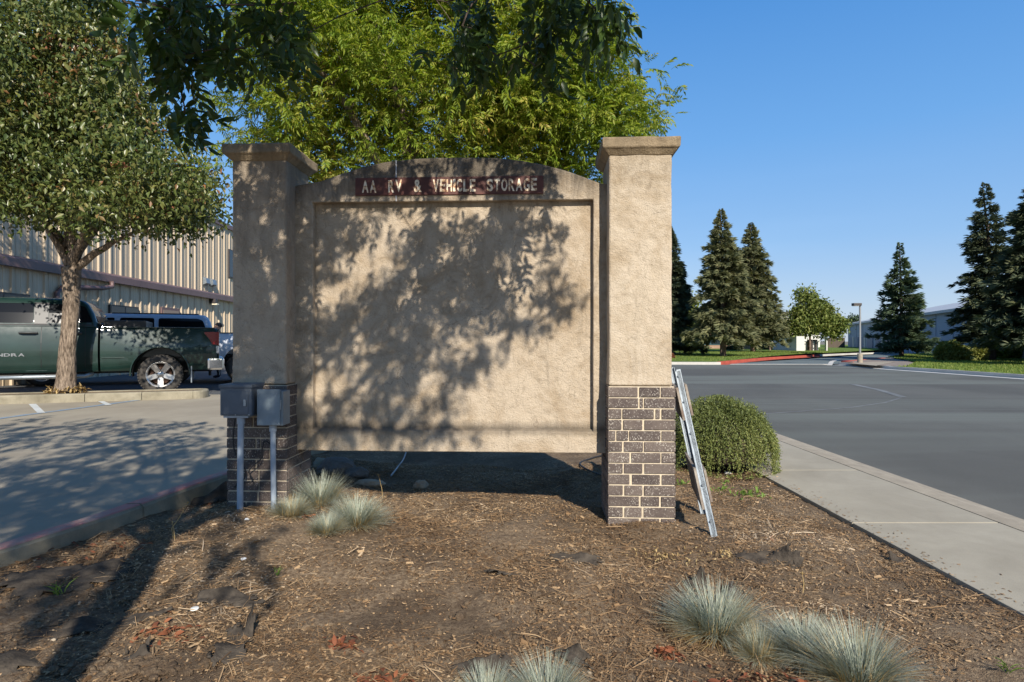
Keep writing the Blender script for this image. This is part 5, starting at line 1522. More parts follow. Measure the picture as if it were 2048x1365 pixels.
# --- street tree behind the camera whose branches hang into the view --
def street_tree():
    S = np.array(SUN)
    base = Vector((-0.63, -0.72, -.02))
    t = thing('shade_tree', 'dark leafed tree close by whose branches hang down along the top edge', 'tree', base)
    top = np.array([-.68, -.78, 2.75])
    mb = trunk_mesh([base, (-.64, -.74, 1.0), (-.655, -.76, 2.0), tuple(top)], [.085, .076, .078, .095], 18, 5, .08)
    centres = []; spot = []
    def shade(target, h, n=1, spread=.12):
        """a spray of leaves at height h that stands between the sun and the target"""
        P = np.array(target, float); d = (h - P[2])/S[2]
        c = P + S*d
        return c + rng.normal(0, spread, 3)
    def bed_lit(c):
        g = c - S*(c[2]/S[2])
        if g[1] > 3.75 or g[0] < kerb_x(g[1]) or g[1] < .8: return False
        return True
    def ok(c, pad=60):
        if c[1] < .35: return abs(c[0]) > .6 or abs(c[1]) > .6 or c[2] > 2.2
        px = 1024 + c[0]/c[1]*F; py = 682.5 - (c[2]-EYE)/c[1]*F
        return py < -pad or px < -pad*1.5
    def pw(px, py, y=4.0): return np.array(W(px, py, y))
    # how deep in shade each part of the panel lies (0 sunlit ... 9 covered), columns every 30 px from 600, rows every 30 px from 330
    cover = """999985676565688851000
878886566545667853000
899999888678899981000
999685434935489930000
599976345946489951000
999944558974599742000
998432369886897553000
997113689999983157100
982137985899951048200
844699853898843168100
989999999799758788400
979979999686479961000
997457999953465310000
875468799647874100000
434588995389720000000
354658994386100000000
554689893983000000000
676587986750000000000
658998988764320000000
546645543330000000000""".split()
    leafpos = []
    def put(q, lo, hi, spread):
        for _t in range(8):
            c = shade(q, rng.uniform(lo, hi), spread=spread)
            if ok(c, 40) and not bed_lit(c):
                leafpos.append(c); return
    for j, row in enumerate(cover):
        for i, ch in enumerate(row):
            n_ = -math.log(1 - min(.97, int(ch)/9*.97))*2.5
            for _ in range(rng.poisson(n_)):
                put(pw(600 + 30*i + rng.uniform(-15, 15), 330 + 30*j + rng.uniform(-15, 15)), 2.8, 4.0, .008)
    for _ in range(1000):                                     # left pillar, a few holes left open
        px, py = rng.uniform(430, 600), rng.uniform(285, 920)
        if min(math.hypot(px-a_, (py-b_)*.8) for a_, b_ in ((498, 375), (492, 330), (512, 505), (530, 592), (480, 350))) < 17: continue
        put(pw(px, py, 3.85), 2.8, 4.1, .008)
    for _ in range(620):                                     # driveway
        px, py = rng.uniform(-250, 470), rng.uniform(845, 1120)**1.0
        if py > 1010 and rng.uniform() < (py-1010)/130: continue
        q = np.array(G(px, py)); 
        if rng.uniform() > 0.80 + .6*mnoise.noise(Vector((q[0]*.9, q[1]*.9, 2))): continue
        for _t in range(6):
            c = shade(q, rng.uniform(3.0, 4.9), spread=.15)
            if ok(c) and not bed_lit(c): centres.append(c); break
    for px, py in [(60, 1160), (110, 1190), (30, 1230), (150, 1200), (440, 1085), (490, 1115), (510, 1100), (200, 1150), (455, 1100)]:   # scattered on the bed
        q = np.array(G(px, py, .03))
        for _ in range(2):
            c = shade(q, rng.uniform(3.0, 3.5), spread=.06)
            if ok(c): spot.append(c)
    centres = np.array(centres)
    # sprays seen hanging into the picture
    hang = []
    def cluster(px, py, rx, ry, n, y0, y1):
        for _ in range(n):
            a = rng.uniform(0, 6.28); r = rng.uniform(0, 1)**.6
            hang.append(np.array(W(px + rx*r*math.cos(a), py + ry*r*math.sin(a), rng.uniform(y0, y1))))
    cluster(320, 10, 75, 45, 19, 2.3, 3.0); cluster(430, 15, 105, 55, 28, 2.3, 2.9); cluster(550, 20, 60, 40, 13, 2.3, 2.9)
    cluster(370, 90, 80, 38, 13, 2.35, 2.8); cluster(480, 95, 65, 25, 8, 2.35, 2.8); cluster(380, 160, 40, 40, 7, 2.4, 2.8); cluster(375, 210, 30, 18, 4, 2.5, 2.8); cluster(580, 80, 30, 15, 4, 2.4, 2.8); cluster(300, 90, 40, 30, 6, 2.4, 2.8)
    cluster(945, 5, 36, 30, 10, 2.5, 3.0); cluster(945, 60, 26, 40, 9, 2.5, 3.0); cluster(985, 110, 40, 22, 5, 2.6, 2.9); cluster(900, 110, 20, 12, 2, 2.6, 2.9)
    cluster(1140, -12, 75, 22, 15, 2.5, 3.0); cluster(1195, 10, 55, 28, 12, 2.4, 2.9); cluster(1100, 55, 40, 28, 6, 2.6, 2.9); cluster(1080, 110, 35, 28, 4, 2.6, 2.9); cluster(1215, 55, 26, 16, 3, 2.5, 2.8)
    hang = np.array(hang)
    # woody parts
    allc = np.concatenate([centres[rng.permutation(len(centres))[:150]], hang[::4]])
    prim = np.array([[-1.5, .8, 3.9], [-.4, 1.0, 4.0], [.6, .6, 3.9], [-2.6, 1.2, 4.2], [.2, 1.7, 3.35], [-1.0, 1.9, 3.5], [-3.6, 2.6, 4.3], [-1.6, -1.8, 4.3], [.3, -1.6, 4.2]])
    limbs_for(top, np.concatenate([prim, allc]), .038, mb, per=len(prim), up=.08)
    m2 = MB(); m2.v = [tuple(Vector(v) - base) for v in mb.v]; m2.f = mb.f; m2.smooth = mb.smooth
    m2.build('trunk', M['bark_dark'], t, fixn=False)
    temps = [compound(int(rng.integers(4, 6)), 1.0, .42, .40, d, 2, c) for d, c in ((.6, .1), (.9, -.12), (1.2, .15), (.8, -.05), (1.5, .1))]
    # shading leaves
    per = 4
    P = np.repeat(centres, per, 0) + rng.normal(0, 1, (len(centres)*per, 3))*.085
    okm = np.array([ok(p, 30) and not bed_lit(p) for p in P]); P = np.concatenate([np.array(leafpos), P[okm], np.repeat(np.array(spot), 3, 0) + rng.normal(0, .07, (len(spot)*3, 3))])
    # the rest of the crown behind the camera, thinly
    back = blob_points([(-1.6, -1.8, 4.4, 1.6, 1.4, 1.0), (.6, -1.8, 4.5, 1.6, 1.4, .9), (-3.2, .3, 4.6, 1.2, 1.2, .7)], 320, .6)
    Sv = S / np.linalg.norm(S)
    # leave out whatever would darken the sunlit right of the sign
    def lit(c):
        d = (4.0 - c[1])/(-Sv[1]); q = c - Sv*d
        q = np.array([q[0], 4.0, q[2]])
        px = 1024 + q[0]/4.0*F; py = 682.5 - (q[2]-EYE)/4.0*F
        if c[1] > 3.9: return False
        if q[2] < 0:
            g = c - Sv*(c[2]/Sv[2])
            return g[1] > .5 and g[0] > kerb_x(g[1]) - .1 and g[1] < 4.2
        return px > 600 and px < 1500
    back = np.array([c for c in back if not lit(c)])
    Bk = np.repeat(back, 3, 0) + rng.normal(0, .12, (len(back)*3, 3)); Bk = Bk[np.array([not lit(c) for c in Bk])]
    nl = len(leafpos); P = np.concatenate([P, Bk])
    D = rand_dirs(len(P), .3); Sx = rng.uniform(.15, .23, len(P)); Sx[:nl] = rng.uniform(.105, .165, nl)
    P = P.copy(); P[:nl] -= D[:nl]*Sx[:nl, None]*.55; P[:nl, 2] += Sx[:nl]*.12
    Rm = frames(D, rng.normal(0, .6, len(P))); tid = rng.integers(0, 5, len(P)); parts = []
    for k, (T, TF) in enumerate(temps):
        s = tid == k; parts.append(scatter(T, TF, P[s] - np.array(base), Rm[s], Sx[s]))
    V, Fc = cat(parts); tag(np_mesh('crown', V, Fc, M['near_leaf'], t), kind='stuff')
    # hanging leaves in view, each a part
    tm = [np_mesh('leaf', T, TF, M['near_leaf'], make=False) for T, TF in temps]
    cnt = 0
    hp = np.repeat(hang, 3, 0)[:900] if False else hang
    extra = (hang + rng.normal(0, .04, hang.shape))[::2]
    D = rand_dirs(len(hang), 1.1); Rm = frames(D, rng.normal(0, .9, len(hang)))
    for i, p in enumerate(hang[:300]):
        l = bpy.data.objects.new('leaf', tm[i % 5])
        m = Matrix([list(Rm[i][r]) for r in range(3)]).to_4x4()
        l.matrix_local = Matrix.Translation(Vector(p) - base) @ m @ Matrix.Scale(float(rng.uniform(.13, .20)), 4)
        link(l, t)
    D = rand_dirs(len(extra), 1.0); Rm = frames(D, rng.normal(0, .9, len(extra))); tid = rng.integers(0, 5, len(extra)); parts = []
    Sx = rng.uniform(.12, .19, len(extra))
    for k, (T, TF) in enumerate(temps):
        s = tid == k; parts.append(scatter(T, TF, extra[s] - np.array(base), Rm[s], Sx[s]))
    V, Fc = cat(parts); tag(np_mesh('hanging_foliage', V, Fc, M['near_leaf'], t), kind='stuff')
    # a russet seed cluster at the right of the left spray
    c = np.array(W(575, 65, 2.8)); n = 420
    P = c + rng.normal(0, 1, (n, 3))*np.array([.055, .05, .06])
    T, TF = leaflet_template(.6, .2, 1)
    V, Fc = scatter(T, TF, P - np.array(base), frames(rand_dirs(n)), rng.uniform(.006, .014, n))
    tag(np_mesh('seed_cluster', V, Fc, M['berry'], t), kind='stuff')
street_tree()

# --- conifers --------------------------------------------------------
def conifer_geo(H, Rb, seed, mat_style=0, droop=0.15, density=1.0, low=0.12, lean=0.0, gap=0.0, tuft=0.30, profile=0.75, rag=0.25):
    r = np.random.default_rng(seed)
    mb = MB()
    mb.tube([(0, 0, -.2), (0, 0, H*.35), (lean*H*.5, 0, H*.75), (lean*H, 0, H)], [H*.021, H*.015, H*.008, .01], 8)
    Ps = []; Ds = []; Ss = []
    nb = int(235*density)
    for k in range(nb):
        u = low + (1-low)*(k + r.uniform())/nb
        u = 1-(1-u)**1.0
        L = Rb*min(1.0, (1-u)**profile*(1 - .35*u**3) + .0)*r.uniform(1-rag, 1.0 + rag*.55) * (1.0 if u > low + .05 else .9)
        L = max(L, .05)
        L *= 1 - .65*max(0, mnoise.noise(Vector((u*6, seed, k*.9))))
        a = r.uniform(0, 6.283)
        rise = .35*(u-.35) - droop
        z0 = u*H
        n = max(3, int(L/ (tuft*.46)))
        tt = (np.arange(n) + r.uniform(0, 1, n))/n
        tt = 0.12 + .88*tt
        x = np.cos(a)*L*tt; y = np.sin(a)*L*tt
        z = z0 + L*(rise*tt + .18*droop*4*tt**2*(.5-tt)) + r.normal(0, .03*L, n)
        lx = lean*H*max(0, (u-.3))
        for m_ in range(3):
            side = (m_-1)*(.10 + .26*L*(1-tt)*.6)
            Ps.append(np.stack([x + lx - np.sin(a)*side, y + np.cos(a)*side, z - abs(m_-1)*.05], 1))
            d = np.stack([np.full(n, np.cos(a)) - np.sin(a)*(m_-1)*.8, np.full(n, np.sin(a)) + np.cos(a)*(m_-1)*.8, r.normal(rise, .28, n)], 1)
            Ds.append(d); Ss.append(r.uniform(.65, 1.25, n)*tuft*min(1.0, .30 + L/1.3))
        if L > .5 and k % 3 == 0:
            mb.tube([(lx, 0, z0), (np.cos(a)*L*.8 + lx, np.sin(a)*L*.8, z0 + L*rise*.8)], [H*.0035, .012], 4, cap=False)
    P = np.concatenate(Ps); D = np.concatenate(Ds); S = np.concatenate(Ss)
    # tuft: three crossed ragged sprays
    T = []; TF = []
    for j, (dx, w) in enumerate([(0, .34), (.3, .24), (-.3, .24), (.12, .22), (-.12, .22)]):
        b = len(T); z = [.0, .10, -.06, -.14, .12][j]
        T += [(0, -.1, 0), (dx - w*.4, .45, z + .05), (dx*1.5, 1.0, z - .12), (dx + w*.4, .45, z - .03)]
        TF += [(b, b+3, b+2), (b, b+2, b+1)]
    rolls = r.uniform(-1.4, 1.4, len(P))
    V, Fc = scatter(np.array(T), np.array(TF), P, frames(D, rolls), S)
    return mb, V, Fc
def conifer(name, label, px, base_py, top_py, Y, Rpx, seed, mat, group=None, bark='bark_far', **kw):
    x = W(px, 0, Y).x; zb = far_z(base_py, Y); H = (base_py - top_py)/F*Y
    t = thing(name, label, 'tree', (x, Y, zb), 0, group)
    mb, V, Fc = conifer_geo(H, Rpx/F*Y, seed, **kw)
    mb.build('trunk', M[bark], t, fixn=False)
    tag(np_mesh('crown', V, Fc, M[mat], t), kind='stuff')
    return t
gr = 'tall conifers on the lawns'
conifer('redwood_tree', 'dense dark conifer mostly hidden by the right edge of the sign pillar', 1340, 712, 452, 44, 66, 21, 'redwood_dark', gr, droop=.25, density=1.5, low=.10, tuft=.42, profile=.7)
conifer('redwood_tree', 'taller grey green conifer of the left pair, thick bare trunk foot', 1446, 716, 418, 40, 86, 22, 'redwood', gr, droop=.22, density=1.5, low=.15, lean=-.02, tuft=.38, profile=.72, rag=.3)
conifer('redwood_tree', 'slightly shorter grey green conifer standing right behind its taller twin', 1506, 706, 446, 50, 72, 23, 'redwood', gr, droop=.24, density=1.4, low=.14, lean=-.02, tuft=.42, profile=.62, rag=.3)
conifer('cedar_tree', 'lone airy conifer with tiered branches in front of the blue grey hall', 1803, 717, 486, 40, 66, 24, 'cedar', gr, droop=.02, density=.66, low=.09, lean=-.02, tuft=.40, profile=.86, bark='bark_dark', rag=.22)
conifer('cedar_tree', 'tall dark conifer behind the round shrubs, leaning top, near the right edge', 1984, 722, 366, 33, 82, 25, 'redwood_dark', gr, droop=.10, density=1.05, low=.13, lean=-.055, tuft=.36, profile=.66, bark='bark_dark', rag=.35)
conifer('cedar_tree', 'largest dark conifer cut off by the right edge of the picture', 2085, 730, 320, 27, 112, 26, 'redwood_dark', gr, droop=.14, density=1.7, low=.13, lean=-.0, tuft=.33, profile=.60, bark='bark_dark', rag=.35)

def broad(name, label, px, base_py, Y, blobs_px, mat, n, per, leaf, trunk_r=.09, group=None, fork_py=None, dark=False, sp=.30):
    b = W(px, base_py, Y); base = np.array([b.x, Y, b.z])
    t = thing(name, label, 'tree', tuple(base), 0, group)
    s = Y/F
    bl = []
    for q in blobs_px:
        c = W(q[0], q[1], Y); bl.append((c.x - base[0], c.y - base[1], c.z - base[2], q[2]*s, q[2]*s*.8, q[3]*s))
    cent = blob_points(bl, n, .7)
    fz = (W(px, fork_py or base_py - 30, Y).z - base[2])
    mb = MB(); mb.tube([(0, 0, -.3), (0, 0, fz)], [trunk_r, trunk_r*.75], 8)
    limbs_for((0, 0, fz), cent[:24], trunk_r*.6, mb, per=5)
    mb.build('trunk', M['bark_far'], t, fixn=False)
    P = np.repeat(cent, per, 0) + rng.normal(0, sp, (len(cent)*per, 3))
    T, TF = leaflet_template(.6, .3, 1)
    V, Fc = scatter(T, TF, P, frames(rand_dirs(len(P), .2), rng.uniform(-1, 1, len(P))), rng.uniform(.7, 1.3, len(P))*leaf)
    tag(np_mesh('crown', V, Fc, M[mat], t), kind='stuff')
    return t
broad('leafy_tree', 'windswept mid green broadleaf tree standing over the white walled enclosure', 1620, 703, 56, [(1612, 612, 24, 32), (1606, 588, 12, 18), (1628, 635, 38, 28), (1600, 650, 24, 18), (1650, 652, 30, 18), (1672, 655, 20, 16), (1638, 618, 16, 18), (1590, 655, 14, 14)], 'farleaf', 190, 60, .26, .12, fork_py=668)
broad('young_tree', 'slim young tree with pale trunk left of the taller conifer pair', 1377, 697, 52, [(1378, 620, 18, 30), (1385, 645, 16, 18), (1372, 655, 14, 14)], 'farleaf', 50, 46, .26, .09, 'slim young trees on the left lawn', fork_py=668)
broad('young_tree', 'slim young tree with pale trunk right of the conifer pair', 1540, 700, 56, [(1536, 645, 24, 16), (1552, 652, 16, 14), (1520, 655, 18, 12)], 'redwood', 60, 46, .26, .10, 'slim young trees on the left lawn', fork_py=672)
broad('distant_tree', 'dark rounded tree top showing over the hall roof end beside the leafy tree', 1668, 690, 110, [(1665, 648, 18, 12), (1680, 645, 12, 9), (1655, 650, 12, 10)], 'redwood_dark', 40, 40, .55, .2, sp=.5)
broad('distant_tree', 'faint small tree top far behind the hall just left of the lamp post', 1710, 690, 160, [(1710, 640, 8, 6), (1706, 643, 6, 6)], 'cedar', 16, 26, .7, .15, sp=.5)

# --- shrubs beyond the street ---------------------------------------
def shrub(name, label, pxs, Y, mat, n, leaf, group=None, cat_='shrub'):
    """pxs: list of (px, py_centre, rx, rz) mounds"""
    c0 = W(pxs[0][0], 0, Y); zb = float(lawn_z(c0.x, Y)) if Y > 20 else 0
    t0 = Vector((c0.x, Y, zb)); s = Y/F; parts = []
    T, TF = leaflet_template(.55, .25, 1)
    for px, py, rx, rz in pxs:
        c = W(px, py, Y) - t0; k = int(n*rx*rz/sum(p[2]*p[3] for p in pxs))
        d = rng.normal(0, 1, (k, 3)); d /= np.linalg.norm(d, axis=1, keepdims=True)
        nn = np.array([1 + .22*mnoise.noise(Vector(q)*3.3 + Vector((px*.1, 0, 0))) for q in d])
        r = rng.uniform(.72, 1.03, k)*nn
        P = np.array(c) + d*r[:, None]*np.array([rx*s, rx*s*.8, rz*s])
        P = P[P[:, 2] > -.05]
        V, Fc = scatter(T, TF, P, frames(d[:len(P)]*.6 + rand_dirs(len(P))*.8 + np.array([0, 0, .25]), rng.uniform(-1, 1, len(P))), rng.uniform(.7, 1.3, len(P))*leaf)
        parts.append((V, Fc))
        core = None
    V, Fc = cat(parts)
    o = np_mesh(name, V, Fc, M[mat]); o.location = t0
    return tag(o, label, cat_, group)
shrub('juniper_shrub', 'olive green feathery shrub just left of the tall dark conifer trunk', [(1900, 704, 24, 18), (1922, 710, 26, 15), (1885, 708, 12, 12), (1950, 708, 20, 13)], 32.5, 'juniper', 9000, .20)
shrub('round_shrub', 'bright green clipped shrub right of the tall dark conifer trunk', [(2000, 700, 24, 20), (2035, 698, 26, 20), (2070, 700, 26, 22), (2110, 700, 30, 24)], 35.5, 'shrub', 14000, .18)
shrub('hedge', 'low dark green hedge at the foot of the blue grey hall', [(1855, 692, 12, 8), (1875, 692, 14, 8), (1895, 692, 14, 9), (1915, 693, 14, 9)], 52, 'cedar', 6000, .30, cat_='hedge')
shrub('juniper_shrub', 'small olive shrub on the left lawn between the two conifer trunks', [(1470, 698, 14, 6), (1458, 699, 8, 5)], 56, 'redwood_dark', 1400, .22)
shrub('round_shrub', 'reddish low shrub at the pillar edge on the left lawn', [(1338, 717, 10, 8)], 36, 'berry', 900, .16)
shrub('juniper_shrub', 'low olive planting under the windows of the tan building', [(1360, 696, 16, 4), (1400, 697, 18, 4), (1535, 696, 14, 5), (1570, 697, 10, 4)], 61, 'redwood', 2200, .26)
# ------------------------------------------------------------------ planting bed: bush, grasses, litter
def rosemary():
    base = Vector((1.92, 5.55, hgf(1.92, 5.55)))
    t = thing('rosemary_bush', 'rounded bushy shrub with drooping needle sprays beside the pavement', 'shrub', base)
    r = np.random.default_rng(5)
    RX, RY, H = .50, .50, .60
    n = 2100; parts = []; stems = MB()
    T = np.array([(0, 0, 0), (-.16, .5, .03), (0, 1, -.05), (.16, .5, .03)]); TF = np.array([(0, 3, 2), (0, 2, 1)])
    Ps, Ds, Ss = [], [], []
    for i in range(n):
        a = r.uniform(0, 6.283); u = r.uniform(0, 1)**.55
        if math.sin(a) > .3 and r.uniform() < .5: a = -a
        lump = 1 + .10*mnoise.noise(Vector((math.cos(a)*2.2, math.sin(a)*2.2, u*2))) 
        # start on the dome, then hang down along it
        th = r.uniform(.05, 1.35)
        L = r.uniform(.10, .24) * (1.15 if th > .7 else .7); k = int(L/.0085)
        s = np.linspace(0, 1, k)
        th2 = th + s*L/.62*(1.0)
        rr = (r.uniform(.90, 1.03)*lump) + s*.02
        x = RX*np.sin(np.minimum(th2, 1.62))*math.cos(a)*rr; y = RY*np.sin(np.minimum(th2, 1.62))*math.sin(a)*rr
        z = H*np.cos(np.minimum(th2, 1.62))**.75*1.0*rr if False else H*np.maximum(np.cos(np.minimum(th2, 1.57)), 0)**.62*rr
        z = z - .02 + r.normal(0, .004, k)
        x += r.normal(0, .006, k); y += r.normal(0, .006, k)
        P = np.stack([x, y, np.maximum(z, .01)], 1)
        Ps.append(P)
        tang = np.gradient(P, axis=0) if k > 1 else np.zeros_like(P)
        tang /= np.maximum(np.linalg.norm(tang, axis=1, keepdims=True), 1e-9)
        outw = np.stack([np.full(k, math.cos(a)), np.full(k, math.sin(a)), np.full(k, .5)], 1)
        Ds.append(tang*.9 + outw*.35 + r.normal(0, .55, (k, 3))); Ss.append(r.uniform(.016, .030, k))
    P = np.concatenate(Ps); D = np.concatenate(Ds); S = np.concatenate(Ss)
    V, Fc = scatter(T*np.array([1.0, 1, 1]), TF, P, frames(D, r.uniform(-1.5, 1.5, len(P))), S)
    # upright new tips along the top
    m = 560; a = r.uniform(0, 6.283, m); th = r.uniform(0, 1.1, m)
    Q = np.stack([RX*np.sin(th)*np.cos(a), RY*np.sin(th)*np.sin(a), H*np.cos(th)**.62], 1)
    Q = np.repeat(Q, 7, 0) + np.tile(np.arange(7)[:, None]*np.array([[0, 0, .008]]), (m, 1)) + r.normal(0, .004, (m*7, 3))
    V2, F2 = scatter(T, TF, Q, frames(rand_dirs(len(Q), -.9), None), r.uniform(.016, .028, len(Q)))
    V, Fc = cat([(V, Fc), (V2, F2)])
    tag(np_mesh('foliage', V, Fc, M['rosemary'], t), kind='stuff')
    # woody tangle inside
    for i in range(240):
        a = r.uniform(0, 6.283); th = r.uniform(.1, 1.5)
        e = Vector((RX*.88*math.sin(th)*math.cos(a), RY*.88*math.sin(th)*math.sin(a), max(.03, H*.88*max(0, math.cos(th))**.62)))
        stems.tube([(0.1*math.cos(a), .1*math.sin(a), 0), e*.55 + Vector((0, 0, .06)), e], [.010, .007, .004], 4, cap=False)
    core = MB(); rings = []
    for j, th in enumerate(np.linspace(.02, 1.5, 9)):
        rings.append([(RX*.80*math.sin(th)*math.cos(a)*(1 + .08*mnoise.noise(Vector((math.cos(a)*2, math.sin(a)*2, j)))), RY*.80*math.sin(th)*math.sin(a), H*.80*max(0.0, math.cos(th))**.62) for a in np.linspace(0, 6.283, 25)[:-1]])
    stems.loft(rings)
    stems.build('woody_stems', M['bark_dark'], t, fixn=False)
rosemary()

def fescue_mesh(seed, n, R_, L_, dead=.12):
    r = np.random.default_rng(seed)
    a = r.uniform(0, 6.283, n); rad = R_*.32*np.sqrt(r.uniform(0, 1, n))
    tilt = np.arccos(1 - r.uniform(0, .93, n)); L = L_*r.uniform(.6, 1.1, n)
    base = np.stack([rad*np.cos(a), rad*np.sin(a), np.zeros(n)], 1)
    a2 = a + r.normal(0, .35, n)
    hd = np.stack([np.cos(a2), np.sin(a2), np.zeros(n)], 1)
    seg = 4; w = r.uniform(.0011, .0022, n); P = [base]; th = tilt*.82
    for s in range(seg):
        step = hd*np.sin(th)[:, None] + np.array([0, 0, 1.0])*np.cos(th)[:, None]
        P.append(P[-1] + step*(L/seg)[:, None]); th = th + tilt*.07 + r.uniform(0, .06, n)
    side = np.stack([-np.sin(a2), np.cos(a2), np.zeros(n)], 1)
    V = []
    for s in range(seg+1):
        ww = w*(1 - s/seg*.85)
        V += [P[s] - side*ww[:, None], P[s] + side*ww[:, None]]
    V = np.stack(V, 1)                                       # n, 2(seg+1), 3
    V[:, :, 2] = np.maximum(V[:, :, 2], .004)
    k = 2*(seg+1)
    f = np.concatenate([np.array([[2*s, 2*s+1, 2*s+3, 2*s+2]]) for s in range(seg)])
    Fc = (f[None] + (np.arange(n)*k)[:, None, None]).reshape(-1, 4)
    return V.reshape(-1, 3), Fc
fm = [np_mesh('blades', *fescue_mesh(40+i, 1700, .17, .235), M['fescue'], make=False) for i in range(3)]
fdead = np_mesh('dead_blades', *fescue_mesh(60, 620, .26, .17), M['straw'], make=False)
def fescue(label, px, py, scale, k, dead=1.0, sy=1.0):
    z = 0.03
    g = G(px, py, z); g.z = hgf(g.x, g.y)
    g = G(px, py, g.z) 
    t = thing('fescue_clump', label, 'grass tuft', (g.x, g.y, hgf(g.x, g.y) - .004), random.uniform(0, 6.28), 'blue grey grass tufts in the bed')
    o = link(bpy.data.objects.new('blades', fm[k % 3]), t); o.scale = (scale*random.uniform(.92, 1.12), scale*random.uniform(.92, 1.12), scale*sy*random.uniform(.82, 1.0)); o.rotation_euler = (random.uniform(-.12, .12), random.uniform(-.12, .12), 0)
    if dead > 0:
        o = link(bpy.data.objects.new('dead_blades', fdead), t); o.scale = (scale*1.15, scale*1.15, scale*.75*dead)
    return t
fescue('round silvery tuft behind, nearest the left pillar corner', 640, 1012, 0.98, 0)
fescue('round green grey tuft in front of the pillar, right one of its group', 712, 1046, 0.95, 1)
fescue('small straw coloured tuft at the left front of the pillar group', 582, 1034, 0.62, 2, 1.6)
fescue('flat small bluish tuft at the lower front of the pillar group', 655, 1062, 0.55, 0, 1.2)
fescue('large full silver blue tuft, the biggest in the right foreground', 1432, 1268, 0.98, 1)
fescue('middle silver blue tuft in the row running to the lower right', 1612, 1310, 0.74, 2, .8)
fescue('silver blue tuft at the low end of the right foreground row', 1716, 1362, 0.92, 0, 1.3)
fescue('partly dead tuft filling the gap between the big tuft and its row', 1520, 1312, 0.50, 1, 2.0)
fescue('tuft cut off by the bottom edge, left of two at the centre', 975, 1425, 0.62, 2)
fescue('tuft cut off by the bottom edge, right of two at the centre', 1095, 1430, 0.72, 0)

